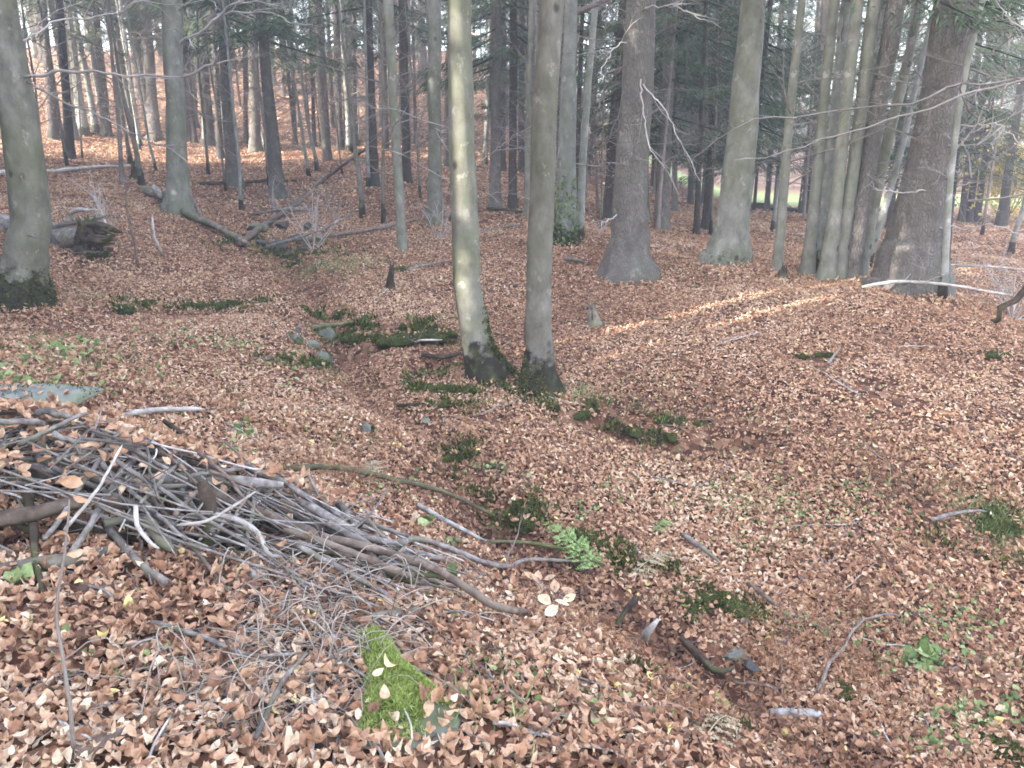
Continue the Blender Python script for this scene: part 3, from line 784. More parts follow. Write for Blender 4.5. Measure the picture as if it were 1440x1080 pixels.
def ivy(idx, h, n, seed, m='green_leaf'):
    rr, PP, RR, SS = ROOT[idx]
    r = np.random.default_rng(seed)
    s = r.random(n) ** 1.4 * h; th = r.uniform(2.2, 6.0, n)
    c = np.stack([np.interp(s, SS, PP[:, k]) for k in range(3)], -1); rad = np.interp(s, SS, RR) * (1.15 + .6 * np.exp(-s / .3))
    d = np.stack([np.cos(th), np.sin(th), np.zeros(n)], -1)
    mb = MB()
    leaves(mb, c + d * rad[:, None], d + r.normal(size=(n, 3)) * .4, r.uniform(.05, .09, n), r.uniform(0, .55, n), rng=r)
    mb.obj('ivy', M[m], rr, smooth=False)
ivy(5, 1.3, 260, 3)

def foot_moss(idx, n, h, seed, span=(0, 6.28), bright=False):
    rr, PP, RR, SS = ROOT[idx]
    r = np.random.default_rng(seed)
    dg = bpy.context.evaluated_depsgraph_get()
    tr = [c for c in rr.children if c.name.startswith('trunk')][0]
    me = tr.data
    co = np.empty(len(me.vertices) * 3, np.float32); me.vertices.foreach_get('co', co); co = co.reshape(-1, 3) + np.array(rr.location)
    nn = np.empty(len(me.vertices) * 3, np.float32); me.vertices.foreach_get('normal', nn); nn = nn.reshape(-1, 3)
    q = np.array([p.vertices[:] for p in me.polygons if len(p.vertices) == 4])
    f = q[r.integers(0, len(q), n * 30)]
    wts = r.dirichlet(np.ones(4), len(f))
    p = (co[f] * wts[..., None]).sum(1); nv = (nn[f] * wts[..., None]).sum(1)
    z = p[:, 2] - rr.location.z
    ang = np.arctan2(nv[:, 1], nv[:, 0]) % 6.28
    k = (z > -.05) & (z < h * (.35 + 1.0 * (vnoise(ang * 1.3 + seed, z * 3) + .5)) * r.random(len(z)) ** .6 * 1.25) & (((ang - span[0]) % 6.28) < (span[1] - span[0]))
    p, nv = p[k][:n], nv[k][:n]
    mb = MB()
    m_ = len(p)
    blades(mb, p, nv + r.normal(size=(m_, 3)) * .6 + np.array([0, 0, .3]), r.uniform(.012, .035, m_), .012, r.random(m_), r)
    mb.obj('moss', M['moss'], rr, smooth=False)
foot_moss(2, 2600, .60, 1, (5.3, 7.3)); foot_moss(3, 1500, .34, 2, (3.4, 5.0)); foot_moss(7, 1200, .22, 3); foot_moss(0, 2500, .4, 4); foot_moss(5, 1500, .5, 5)

# off-frame beech on the right whose long twigs reach into the picture
g = grounded(1610, 6.2)
root = emp('beech_tree', g, 'beech just beyond the right edge whose long thin branches reach into view', 'beech tree')
trk, P, R, S = trunk(root, [(1610,640),(1620,400),(1630,150),(1640,0)], [60,52,48,46], M['beech'], seed=77)
child('crown', CROWN['beech'][1], root, (0, 0, .3), 2.2)
pixel_branch(root, [(1630,70),(1440,105),(1362,115),(1327,123),(1300,136),(1210,157),(1152,169),(1113,175),(1074,175),(1047,187),(1008,206),(958,235)], 6.2, 5.6, 6, 1.6, M['twig'], 61, twigs=14, tl=.35)
pixel_branch(root, [(1630,90),(1440,110),(1366,132),(1308,154),(1269,167),(1210,187),(1152,206),(1113,218),(1047,227),(1032,225)], 6.2, 5.3, 6, 1.8, M['twig'], 62, twigs=14, tl=.3)
pixel_branch(root, [(1630,60),(1500,80),(1430,30),(1400,0)], 6.2, 5.9, 6, 1.6, M['pale_twig'], 63, twigs=8, tl=.5)

# far trunks on the hill: copies of a few, each a tree of its own
def proto_trunk(material, r_, H, seed):
    r = np.random.default_rng(seed)
    mb = MB()
    s = np.array([-.3, 0, .15, .4, 1, 2.5, 4, 6, 8, 10, 12, H])
    P = np.stack([np.cumsum(r.normal(size=12)) * .035, np.cumsum(r.normal(size=12)) * .035, s], -1)
    P[:4, :2] = P[3, :2]
    R = r_ * (1.0 - .6 * np.clip(s, 0, H) / H) * (1 + .6 * np.exp(-np.clip(s, 0, 9) / .2))
    tube(mb, P, R, 9, rough=.08, a=np.clip(s, 0, 20), rng=r)
    return mb.mesh('trunk', material)
PT = {'spruce_tree': [proto_trunk(M['dark_spruce'], .15, 15, 1), proto_trunk(M['spruce'], .18, 15, 2), proto_trunk(M['dark_spruce'], .11, 14, 3)],
      'beech_tree': [proto_trunk(M['beech'], .15, 14, 4), proto_trunk(M['pale_beech'], .11, 13, 5), proto_trunk(M['brown_beech'], .08, 12, 6)]}
rr = random.Random(5)
placed = []
def far_tree(x, y, kind, crown, label, group, sc):
    root = emp(kind, (x, y, hz(x, y)), label, 'spruce tree' if kind == 'spruce_tree' else 'beech tree', group)
    child('trunk', rr.choice(PT[kind]), root, rz=rr.uniform(0, 6.28), scale=(sc * rr.uniform(.5, 1.0),) * 2 + (sc,))
    cr = rr.choice(CROWN[crown])
    child('crown', cr, root, rz=rr.uniform(0, 6.28), scale=(sc * rr.uniform(.85, 1.2),) * 2 + (sc,))
    if kind == 'spruce_tree' and y < 48: child('dead_twigs', rr.choice(CROWN['dead']), root, rz=rr.uniform(0, 6.28))
    root.rotation_euler = (rr.gauss(0, .025), rr.gauss(0, .025), 0)
k = 0
tries = 0
while k < 200 and tries < 6000:
    tries += 1
    px = rr.uniform(-120, 1000); Y = 27 + 55 * rr.random() ** 1.15
    x = (px - 720) / F * Y * .98
    if x > 5.5 - (Y - 35) * .02 and 33 < Y < 100: continue
    if min([math.hypot(x - a, Y - b_) for a, b_ in placed] or [9]) < 1.15: continue
    placed.append((x, Y)); k += 1
    if rr.random() < .56:
        far_tree(x, Y, 'spruce_tree', rr.choice(['spruce', 'thin_spruce', 'thin_spruce']), 'dark spruce far off among the trees of the leafy hillside', 'spruces far up the leafy hillside', rr.uniform(.85, 1.25))
    else:
        far_tree(x, Y, 'beech_tree', rr.choice(['beech', 'young']), 'grey leafless beech far off among the trees of the leafy hillside', 'beeches far up the leafy hillside', rr.uniform(.8, 1.2))
k = 0
while k < 84:
    px = rr.uniform(940, 1560); Y = rr.uniform(64, 100)
    x = (px - 720) / F * Y * .98
    if min([math.hypot(x - a, Y - b_) for a, b_ in placed] or [9]) < 1.5: continue
    placed.append((x, Y)); k += 1
    far_tree(x, Y, 'spruce_tree', rr.choice(['low_spruce', 'spruce']), 'dark spruce in the wood beyond the bright meadow', 'spruces beyond the meadow', rr.uniform(1.0, 1.5))
k = 0
while k < 22:                              # the dark spruces right of the clearing's middle
    px = rr.uniform(775, 1040); Y = rr.uniform(26, 40)
    x = (px - 720) / F * Y * .98
    if min([math.hypot(x - a, Y - b_) for a, b_ in placed] or [9]) < 1.2: continue
    placed.append((x, Y)); k += 1
    far_tree(x, Y, 'spruce_tree', rr.choice(['low_spruce', 'low_spruce', 'spruce']), 'dark green boughed spruce in the thicket behind the root flared spruce', 'spruces of the dark thicket', rr.uniform(.8, 1.1))
k = 0
while k < 15:                              # the shady stand on the right, this side of the meadow
    px = rr.uniform(830, 1500); Y = rr.uniform(19, 35)
    x = (px - 720) / F * Y * .98
    if min([math.hypot(x - a, Y - b_) for a, b_ in placed] or [9]) < 1.6 or px > 1340: continue
    placed.append((x, Y)); k += 1
    far_tree(x, Y, 'spruce_tree', rr.choice(['low_spruce', 'spruce', 'thin_spruce', 'thin_spruce']), 'dark spruce of the shady stand between mound and meadow', 'spruces of the shady stand before the meadow', rr.uniform(.8, 1.15))

YL = MB(); r_ = np.random.default_rng(61)
n = 90
q = np.stack([r_.normal(size=n) * .8, r_.normal(size=n) * .8, r_.uniform(1.0, 3.4, n)], -1)
leaves(YL, q, r_.normal(size=(n, 3)), r_.uniform(.04, .07, n), r_.uniform(.5, .95, n), rng=r_)
YLM = YL.mesh('dry_leaves', M['litter'], smooth=False)
SAP = [proto_trunk(M['twig'], .045, 7, 31), proto_trunk(M['brown_beech'], .035, 6.5, 32), proto_trunk(M['pale_beech'], .05, 7.5, 33)]
k = 0; tries = 0
while k < 96 and tries < 4000:
    tries += 1
    px = rr.uniform(-60, 940) if k < 82 else rr.uniform(900, 1440); Y = rr.uniform(15.5, 44) if k < 82 else rr.uniform(17, 30)
    x = (px - 720) / F * Y * .98
    if min([math.hypot(x - a, Y - b_) for a, b_ in placed] or [9]) < .9: continue
    if k >= 82 and rr.random() < .3: continue
    placed.append((x, Y)); k += 1
    root = emp('beech_sapling', (x, Y, hz(x, Y)), 'thin leafless sapling among the trunks behind the clearing', 'sapling', 'thin saplings behind the clearing')
    sc = rr.uniform(.7, 1.15); a_ = rr.uniform(0, 6.28)
    child('trunk', rr.choice(SAP), root, rz=a_, scale=(sc,) * 3)
    child('crown', rr.choice(CROWN['young']), root, rz=a_, scale=(sc,) * 3)
    if rr.random() < .35: child('dry_leaves', YLM, root, rz=a_, scale=(sc,) * 3)
    root.rotation_euler = (rr.gauss(0, .05), rr.gauss(0, .05), 0)

# yellow bush by the meadow
def bush(name, g, label, cat, nl, spread, m, size, seed, stems=7, H=2.2, group=None, leafy=True):
    r = np.random.default_rng(seed)
    root = emp(name, g, label, cat, group)
    mb = MB()
    for i in range(stems):
        th = r.uniform(0, 6.28)
        limb(mb, g + np.array([0, 0, -.05]), np.array([math.cos(th) * .6, math.sin(th) * .6, 1.0]), H * r.uniform(.6, 1), .02 * H / 2, 2, r, .05)
    mb.obj('stems', M['twig'] if leafy else M['pale_twig'], root)
    if leafy:
        lb = MB()
        p = r.normal(size=(nl, 3)) * np.array([spread, spread, H * .27]) + g + np.array([0, 0, H * .6])
        leaves(lb, p, r.normal(size=(nl, 3)), r.uniform(.7, 1.3, nl) * size, r.random(nl), rng=r)
        lb.obj('foliage', M[m], root, smooth=False)
    return root
bush('yellow_bush', grounded(1412, 30), 'bush with yellow autumn leaves at the meadow edge', 'bush', 2600, 1.0, 'yellow_leaf', .15, 3, H=3.2)
bush('bare_shrub', grounded(1425, 9.6), 'bare twiggy shrub with pale stems at the right edge', 'shrub', 0, 0, 'litter', .1, 4, stems=11, H=1.1, leafy=False)
bush('bare_shrub', grounded(150, 12.4), 'bare brushy shrub behind the rotten log on the left', 'shrub', 0, 0, 'litter', .1, 5, stems=9, H=.7, leafy=False)
bush('bare_shrub', grounded(620, 15.0), 'bare leafless shrub at the foot of the greenish grey beech', 'shrub', 0, 0, 'litter', .1, 6, stems=8, H=1.0, leafy=False)
bush('bare_shrub', grounded(440, 14.0), 'bare thin shrub growing out of the stream stones', 'shrub', 0, 0, 'litter', .1, 7, stems=8, H=1.2, leafy=False)

# unseen spruces added at left to block the sun, boughs cut where strips pass
A_pt = ROOT[2][1][0]
def sun_plane(p):                          # slide along the sunlight onto the vertical plane through the sunlit beech, facing the sun
    hdir = np.array([SV[0], SV[1]]) / np.hypot(SV[0], SV[1])
    sidev = np.array([-hdir[1], hdir[0]])
    rel = p[:, :2] - A_pt[:2]
    d = rel @ hdir
    return rel @ sidev, p[:, 2] - d * math.tan(SUN_EL), d
GAPS = []
def gap(pts, pad, share=1.0, marg=.07):                         # world points that the sun reaches
    q = np.array(pts)
    a_, b_, _ = sun_plane(q)
    GAPS.append((a_.min() - pad, a_.max() + pad, b_.min() - pad, b_.max() + pad, share, marg))
Pt = ROOT[2][1]
hd = np.array([SV[0], SV[1], 0]) / np.hypot(SV[0], SV[1])
sd_ = np.array([-hd[1], hd[0], 0])
for kk in range(6, 17):
    c0 = Pt[kk] if kk < len(Pt) else Pt[-1]
    rd = ROOT[2][2][kk]
    lft = c0 + np.array([-1.0, 0, 0]) * rd * 2.9
    gap([lft, lft + np.array([0, 0, .55])], .22, 1.0, .20)
for a0, a1 in (((1150,588),(1230,565)),((1230,565),(1330,542)),((1330,542),(1450,512))):
    gap([G(*a0), G(*a1)], .12, .66 if a0[0] > 1100 else .22)
for i in range(36):
    f = i / 29
    x = -8.5 - 9.0 * f * .5 + (1.2 if i % 2 else -1.0) - 2
    y = -13 + 27 * f + RG.uniform(-.3, .3)
    if x > -.74 * y - 3.2: x = -.74 * y - 3.4
    g = np.array([x, y, hz(x, y)])
    root = emp('spruce_tree', g, 'unseen spruce added beyond the left edge to block the sun from the clearing', 'spruce tree', 'added sun blocking spruces beyond the left edge')
    child('trunk', PT['spruce_tree'][1], root)
    r = np.random.default_rng(700 + i)
    src = spruce_crown(.6, 17, 2.7, 80, 34, 700 + i, .75, .30)
    v = src.v[-1].reshape(-1, 4, 3) + g
    aa = src.a[-1].reshape(-1, 4)[:, 0]
    cen = v.mean(1)
    a_, b_, d_ = sun_plane(cen)
    keep = np.ones(len(cen), bool)
    for a0, a1, b0, b1, pr, mg_ in GAPS:
        keep &= ~((r.random(len(cen)) < pr) & (a_ > a0 - mg_) & (a_ < a1 + mg_) & (b_ > b0 - .10) & (b_ < b1 + .10))
    v = v[keep]
    mb = MB()
    mb.add(v.reshape(-1, 3), None, np.arange(len(v) * 4).reshape(-1, 4), np.repeat(aa[keep], 4))
    mb.obj('crown', M['needles'], root, smooth=False)

# ------------------------------------------------------------------ fallen wood
def points(pix, lift=0.0):
    out = []
    for p in pix:
        if len(p) == 3 and p[2] is not None: out.append(at(p[0], p[1], p[2]))
        else: out.append(G(p[0], p[1]) + np.array([0, 0, lift]))
    return np.array(out)
def stick(name, label, cat, pix, wpx, m, group=None, taper=.55, lift=None, seed=0, twigs=0, tl=.3, rough=.22, wig=.22, n=22, sides=8, twm='twig'):
    r = np.random.default_rng(seed + 3000)
    P = points(pix)
    rad = wpx / F * np.linalg.norm(P[0] - EYE) / 2
    for i, p in enumerate(pix):
        if len(p) == 2: P[i, 2] += (rad * .7 + (.05 if np.linalg.norm(P[i] - EYE) < 7 else .03)) if lift is None else lift
    ln = np.linalg.norm(np.diff(P, axis=0), axis=1).sum()
    n = int(np.clip(ln / (rad * 3.0), 7, max(n, 22)))
    P = wiggle(smooth_path(P, n), rad * wig * .6, r)
    root = emp(name, P[n // 2], label, cat, group)
    mb = MB()
    ends = np.ones(n); ends[-1] = r.uniform(.35, .7); ends[0] = r.uniform(.5, .85)
    P[-1] += r.normal(size=3) * rad * .35
    tube(mb, P, np.linspace(rad, rad * taper, n) * ends * (1 + .035 * r.normal(size=n)), sides, rough=rough, rng=r)
    mb.obj('stem', M[m], root)
    for i in range(twigs):
        k = r.integers(max(1, n // 5), n - 1)
        d = P[k] - P[k - 1]; d /= np.linalg.norm(d)
        tb = MB()
        limb(tb, P[k], d * .7 + r.normal(size=3) * np.array([.6, .6, .35]) + np.array([0, 0, .3]), tl * r.uniform(.5, 1.2), rad * .35, 1, r, .03)
        tb.obj('side_twig', M[twm], root)
    return root, P, rad
def splinters(parent, p, d, rad, n, seed, m='dead_wood', L=.3):
    r = np.random.default_rng(seed)
    mb = MB()
    for i in range(n):
        th = r.uniform(0, 6.28)
        o = np.cross(d, [math.cos(th), math.sin(th), .3]); o /= np.linalg.norm(o) + 1e-9
        a = p + o * rad * r.uniform(.2, .9)
        P = np.array([a - d * .12, a + d * L * .4, a + d * L * r.uniform(.6, 1.2) + r.normal(size=3) * .04])
        tube(mb, P, [rad * .34, rad * .22, rad * .04], 5, rough=.3, rng=r)
    mb.obj('broken_end', M[m], parent)

rt, P, rad = stick('dead_snag', 'broken dead trunk leaning up to the right over the stream stones', 'dead trunk', [(338,348),(400,303),(455,258),(516,208,16.5)], 10, 'brown_stick', twigs=9, tl=1.0, seed=1, taper=.6)
rt, P, rad = stick('fallen_log', 'rotting fallen log with a broken dark end behind the curved grey beech', 'log', [(-60,304,12.2),(0,318,11.9),(60,327,11.7),(130,336,11.5)], 24, 'stick', taper=1.0, seed=2)
splinters(rt, P[-1], (P[-1] - P[-3]) / np.linalg.norm(P[-1] - P[-3]), rad * 1.1, 14, 5, L=.40)
splinters(rt, P[-1] - np.array([.12, 0, 0]), np.array([.35, 0, .93]), rad * .9, 8, 6, L=.32)
splinters(rt, P[-1] - np.array([.05, 0, 0]), np.array([.3, -.2, -.93]), rad * .9, 8, 7, L=.30)
rt, P, rad = stick('fallen_log', 'long greenish fallen log sloping down right towards the stream', 'log', [(204,272),(250,300),(300,327),(352,354)], 11, 'log', taper=.55, seed=3, twigs=3, tl=.5)
stick('fallen_log', 'pale split timber lying beside the upper end of the long greenish log', 'log', [(216,268),(232,283),(246,296)], 9, 'pale_stick', seed=4)
stick('fallen_log', 'thin whitish log lying across the slope behind the curved grey beech', 'log', [(-20,247),(60,246),(130,240),(196,236)], 6, 'pale_stick', seed=5, twigs=2)
stick('fallen_log', 'dark fallen branch lying at the foot of the swollen spruce', 'log', [(282,262),(330,260),(370,256),(418,256)], 5, 'dead_wood', seed=6)
stick('fallen_branch', 'long dark fallen branch running to the foot of the greenish grey beech', 'branch', [(430,342),(500,332),(560,320),(638,305)], 7, 'brown_stick', seed=7, twigs=3, tl=.6)
stick('fallen_branch', 'thin fallen branch lying between the central pair, far back', 'branch', [(668,330),(700,324),(735,318)], 3, 'stick', seed=8)
stick('fallen_log', 'dark log across the rear slope between the central pair', 'log', [(684,297),(715,299),(748,303)], 5, 'dead_wood', seed=9)
stick('fallen_log', 'short dark log left of the root flared spruce', 'log', [(793,370),(806,371),(821,373)], 7, 'stick', seed=10)
stick('fallen_log', 'dark log below the meadow, left of the beech clump', 'log', [(1040,287,34),(1090,292,33.5),(1138,300,33)], 7, 'dead_wood', seed=11, taper=.9)
stick('fallen_log', 'dark log below the meadow, left of the massive spruce', 'log', [(1220,297,34),(1245,299,34),(1270,303,34)], 7, 'dead_wood', seed=12, taper=.9)
stick('fallen_branch', 'pale fallen branch lying beside the massive spruce, reaching right', 'branch', [(1212,404,10.2),(1262,396,10.2),(1330,400,9.8),(1390,410,9.6),(1436,418,9.4)], 5, 'pale_stick', seed=13, twigs=6, tl=.5, twm='pale_twig')
stick('fallen_branch', 'second pale branch lying higher behind the massive spruce', 'branch', [(1330,373,11.5),(1380,374,11.2),(1450,379,11)], 3, 'pale_stick', seed=14, twigs=6, tl=.5, twm='pale_twig')
stick('bent_branch', 'dark crooked branch hooking down at the right edge', 'branch', [(1450,385,8.6),(1437,415,8.6),(1415,430,8.6),(1402,435,8.6),(1405,447,8.6),(1392,457)], 9, 'dead_wood', seed=15, wig=.1)
stick('stick', 'pale short stick standing slanted in the leaves of the right bank', 'stick', [(1164,516),(1171,503,8.0),(1180,488,8.0)], 5, 'pale_stick', seed=16, wig=.1)
stick('stick', 'thin curved twig above the pale slanted stick', 'stick', [(1178,463),(1188,455,9.0),(1196,450,9.0)], 3, 'pale_stick', seed=17)
stick('stick', 'dark stick lying in leaves on the sunny part of the mound', 'stick', [(910,448),(925,452),(945,455)], 4, 'dead_wood', seed=18)
stick('stick', 'whitish crook of dead branch rising over the rotting log', 'stick', [(96,322,11.9),(97,304,11.9),(106,296,11.8),(133,297,11.6)], 7, 'pale_stick', seed=19, wig=.1)
stick('root_tangle', 'upturned pale root bits above the rotting log', 'roots', [(150,318,11.9),(140,296,12),(130,272,12.1)], 5, 'pale_stick', seed=20, twigs=9, tl=.4, twm='pale_twig')
stick('stick', 'thin upright dead stick in front of the rotting log', 'stick', [(194,382),(186,330,11.2),(178,285,11.2),(176,255,11.2)], 4, 'brown_stick', seed=21, wig=.6, twigs=2)
stick('stick', 'short pale leaning stick right of the thin upright dead stick', 'stick', [(228,362),(216,330,12),(214,304,12)], 5, 'pale_stick', seed=22)
stick('stick', 'forked twigs lying right of the moss bank by the sunlit beech', 'stick', [(583,487),(600,478,8.6),(622,478,8.7)], 4, 'pale_stick', seed=23, twigs=3, tl=.3)
stick('fallen_branch', 'short mossy branch on stones of the gully, lying level', 'branch', [(439,467),(465,464),(497,461)], 9, 'mossy_stick', seed=24)
stick('fallen_branch', 'dark wet branch left of the mossy foot of the sunlit beech', 'branch', [(592,506),(615,508),(650,503)], 8, 'dead_wood', seed=25)
stick('fallen_branch', 'dark wet stick in the gully below the sunlit beech', 'branch', [(558,577),(578,576),(596,572)], 6, 'dead_wood', seed=26)
stick('fallen_branch', 'twigs and dead branch lying near the dark mossy lump behind', 'branch', [(572,383),(600,376),(634,369)], 4, 'stick', seed=27, twigs=3)
stick('stick', 'brown stick lying slanted right of the pale fern', 'stick', [(958,762),(980,778),(1012,803)], 8, 'stick', seed=28)
stick('stick', 'brown stick lying slanted right of the mossy ring', 'stick', [(1050,832),(1072,848),(1096,868)], 7, 'brown_stick', seed=29)
stick('stick', 'dark wet stick lying left of the whitish root in the gully', 'stick', [(893,850),(880,868),(862,896)], 9, 'dead_wood', seed=30)
stick('stick', 'bleached short log with birch bark in the lower right gully', 'stick', [(1083,1005),(1120,1005),(1160,1008)], 13, 'birch', lift=.022, seed=31, taper=.9)
stick('fallen_branch', 'dark water worn branch along the gully floor', 'branch', [(955,912),(985,940),(1005,958),(1032,957)], 12, 'dead_wood', seed=32)
stick('stick', 'thin grey twig leaning out of rusty bracken in the gully', 'stick', [(1150,985),(1180,925),(1215,885),(1262,875)], 5, 'stick', seed=33, wig=.6)
stick('stick', 'broken whitish root standing in the lower gully', 'stick', [(905,905),(912,885,4.0),(925,872,4.0)], 13, 'pale_stick', lift=.022, seed=34)
stick('stick', 'grey stick near the dark grassy clump at right', 'stick', [(1310,742),(1345,731),(1385,725)], 6, 'stick', seed=35)

stick('stick', 'dark rotten chunk of wood heaped on the broken end of the rotting log', 'stick', [(112,322,11.5),(140,318,11.5),(172,326,11.4)], 12, 'dead_wood', seed=90)
stick('stick', 'dark splintered board leaning against the broken end of the rotting log', 'stick', [(108,352),(135,338,11.3),(158,318,11.4)], 9, 'dead_wood', seed=91)
stick('stick', 'grey dead branch lying on top of the rotting log', 'stick', [(60,318,11.5),(100,312,11.6),(150,304,11.7)], 7, 'stick', seed=92, twigs=4, tl=.4)
stick('stick', 'dark mossy piece of wood under the broken end of the rotting log', 'stick', [(105,358),(130,362),(158,356)], 13, 'dead_wood', seed=93)
stick('stick', 'fallen twiggy branch at the end of the long greenish log by the stream', 'stick', [(352,305),(400,296,15),(452,300)], 4, 'stick', seed=94, twigs=8, tl=.7)
stick('stick', 'grey branch lying across the stream stones', 'stick', [(372,352),(430,330,13.8),(500,300,14.2)], 4, 'stick', seed=95, twigs=7, tl=.6)
# the near brushwood pile
stick('stick', 'long mossy grey stick at the rear of the brushwood pile, pointing at the gully', 'stick', [(372,663,4.7),(470,672),(560,690),(640,712),(697,738)], 10, 'mossy_stick', seed=40)
stick('stick', 'longest brown stick sweeping across the front of the brushwood pile', 'stick', [(150,626,3.95),(240,668,3.75),(330,702,3.55),(440,745,3.4),(540,770,3.3),(620,800,3.2),(690,846,3.05),(738,880)], 14, 'brown_stick', seed=41, wig=.15, n=34)
stick('stick', 'thick blunt grey stick lying on top of the brushwood pile', 'stick', [(30,668,3.6),(150,680,3.6),(280,677,3.65),(389,678,3.7)], 18, 'stick', seed=42, taper=.9)
stick('stick', 'short stout stub standing upright in the brushwood pile', 'stick', [(297,792,3.15),(296,735,3.2),(290,682,3.28)], 23, 'dead_wood', seed=43, taper=.9, wig=.1)
stick('stick', 'smooth grey stick crossing the pile under the thick blunt one', 'stick', [(40,655,3.5),(130,672,3.45),(200,685,3.45),(262,682,3.5)], 11, 'stick', seed=44)
stick('stick', 'thick brown bough at the left end of the brushwood pile', 'stick', [(-40,735,3.0),(60,722,3.1),(130,704,3.2),(215,716,3.3)], 22, 'brown_stick', seed=45)
stick('stick', 'heavy log with bark resting along the front foot of the pile', 'stick', [(-20,812),(60,803),(110,794),(155,786)], 20, 'log', lift=.022, seed=46, taper=.9)
stick('stick', 'white birch stub poking out at the front of the pile', 'stick', [(328,798),(348,808),(370,820)], 18, 'birch', lift=.022, seed=47, taper=.9)
stick('stick', 'short pale barked piece leaning in the front of the pile', 'stick', [(205,728,3.1),(225,755,3.05),(243,792)], 17, 'log', seed=48, taper=.8, rough=.25)
stick('stick', 'pale crooked stick in front of the bark slab', 'stick', [(190,712,3.0),(192,738,2.95),(205,757,2.95),(222,772,2.9)], 7, 'pale_stick', seed=49, wig=.1)
stick('stick', 'grey stick with a hooked end reaching towards the green fern', 'stick', [(470,742,3.45),(540,763,3.5),(600,775),(690,806),(760,800),(825,803)], 11, 'stick', seed=50, twigs=2)
stick('stick', 'greenish stick lying behind the hooked grey one near the fern', 'stick', [(640,772),(700,774),(765,778),(815,792),(852,808)], 9, 'mossy_stick', seed=51)
stick('stick', 'peeling white birch stick lying behind the pile, pointing at the fern', 'stick', [(588,721),(625,742),(655,758),(682,773)], 8, 'birch', seed=52)
stick('stick', 'brown stick with chips of bark fanning right from the pile', 'stick', [(400,745,3.3),(480,770,3.25),(560,805,3.1),(610,835),(650,846)], 13, 'brown_stick', seed=53)
stick('stick', 'grey forked stick fanning right out of the pile', 'stick', [(420,705,3.6),(500,750,3.45),(580,790),(640,806)], 13, 'stick', seed=54, twigs=2)
stick('stick', 'pale thin stick rising from the pile to the upper right', 'stick', [(90,745,3.0),(125,705,3.05),(160,650,3.15),(172,625,3.2)], 5, 'pale_stick', seed=55)
stick('stick', 'dark stick jutting from the back of the pile', 'stick', [(230,590,4.4),(280,620,4.3),(320,640,4.2),(345,662,4.1)], 8, 'dead_wood', seed=56)
stick('stick', 'whitish flat sticks lying behind the pile near the rock slab', 'stick', [(178,597),(220,590),(290,586)], 9, 'pale_stick', seed=57)
stick('stick', 'bent pale stick forming an arch in the dark mouth of the pile', 'stick', [(305,722,3.05),(345,735,3.0),(365,752,2.95),(375,775,2.9),(395,800)], 8, 'pale_stick', seed=58, twigs=2, tl=.2)
stick('stick', 'thin stick crossing the dark mouth of the pile', 'stick', [(250,738,3.0),(290,732,2.98),(340,704,3.0),(360,690,3.0)], 5, 'pale_stick', seed=59, twigs=2, tl=.15)

def heap_top(x):                           # height of the brushwood above the ground along the heap
    return np.interp(x, [-3.6, -2.8, -2.0, -1.3, -.7, -.3], [.24, .30, .33, .25, .12, .04])
def heap_mid(x):
    return np.interp(x, [-3.6, -2.4, -1.2, -.3], [3.55, 3.62, 3.55, 3.35])
PILE = [('stick', 'thin grey twig woven into the brushwood pile', 'thin twigs in the brushwood pile', 'stick', (.0035, .008), 90),
        ('stick', 'brown stick heaped in the brushwood pile', 'brown sticks in the brushwood pile', 'brown_stick', (.007, .014), 40),
        ('stick', 'weathered grey stick heaped in the brushwood pile', 'grey sticks in the brushwood pile', 'stick', (.009, .022), 54),
        ('stick', 'dark rotten stick deep in the brushwood pile', 'rotten sticks in the brushwood pile', 'dead_wood', (.012, .026), 22),
        ('stick', 'pale barkless twig lying in the brushwood pile', 'pale twigs in the brushwood pile', 'pale_stick', (.003, .007), 44)]
r = np.random.default_rng(42)
for nm, lab, grp, m, (ra, rb), cnt in PILE:
    for i in range(cnt):
        deep = m == 'dead_wood'
        xa = r.uniform(-3.4, -.9); L = r.uniform(.45, 1.35)
        xb = min(xa + L, -.15 + r.normal() * .15)
        sgn = r.random() < (.50 if rb > .012 else .36)
        va = r.uniform(-.5, .62); vb = va + r.normal() * .42 - .28 * (xb - xa)
        if sgn: vb = -va + r.normal() * .2; xb = xa + r.uniform(-.25, .6)
        pts = []
        ua = r.uniform(.10, 1.12) if not deep else r.uniform(.05, .6)
        ub = np.clip(ua + r.normal() * .38, .08, 1.25)
        for x, v, u in ((xa, va, ua), (xb, vb, ub)):
            y = heap_mid(x) + v * np.interp(x, [-3.6, -1.2, -.3], [1.0, 1.0, .6])
            prof = max(1 - (v / .95) ** 2, .08)
            pts.append([x, y, hz(x, y) + .02 + u * heap_top(x) * prof])
        rad = r.uniform(ra, rb)
        P = wiggle(smooth_path(np.array(pts), 12), .0015 + rad * .22, r)
        kk = r.integers(3, 9); P[kk:] += (np.arange(12 - kk)[:, None] / 12) * r.normal(size=3) * np.array([.10, .10, .05]) * L
        mb = MB()
        tube(mb, P, np.linspace(rad, rad * r.uniform(.4, .9), 12), 6, rough=.2, rng=r)
        if m in ('stick', 'pale_stick') and r.random() < .5:
            k = r.integers(3, 10)
            d = P[k] - P[k - 1]; d /= np.linalg.norm(d)
            tube(mb, np.array([P[k], P[k] + (d + r.normal(size=3) * .5) * .1, P[k] + (d + r.normal(size=3) * .6) * .24]), [rad * .6, rad * .45, rad * .2], 5, rng=r)
        o = mb.obj(nm, M[m], None, P[6])
        tag(o, lab, 'stick', grp)
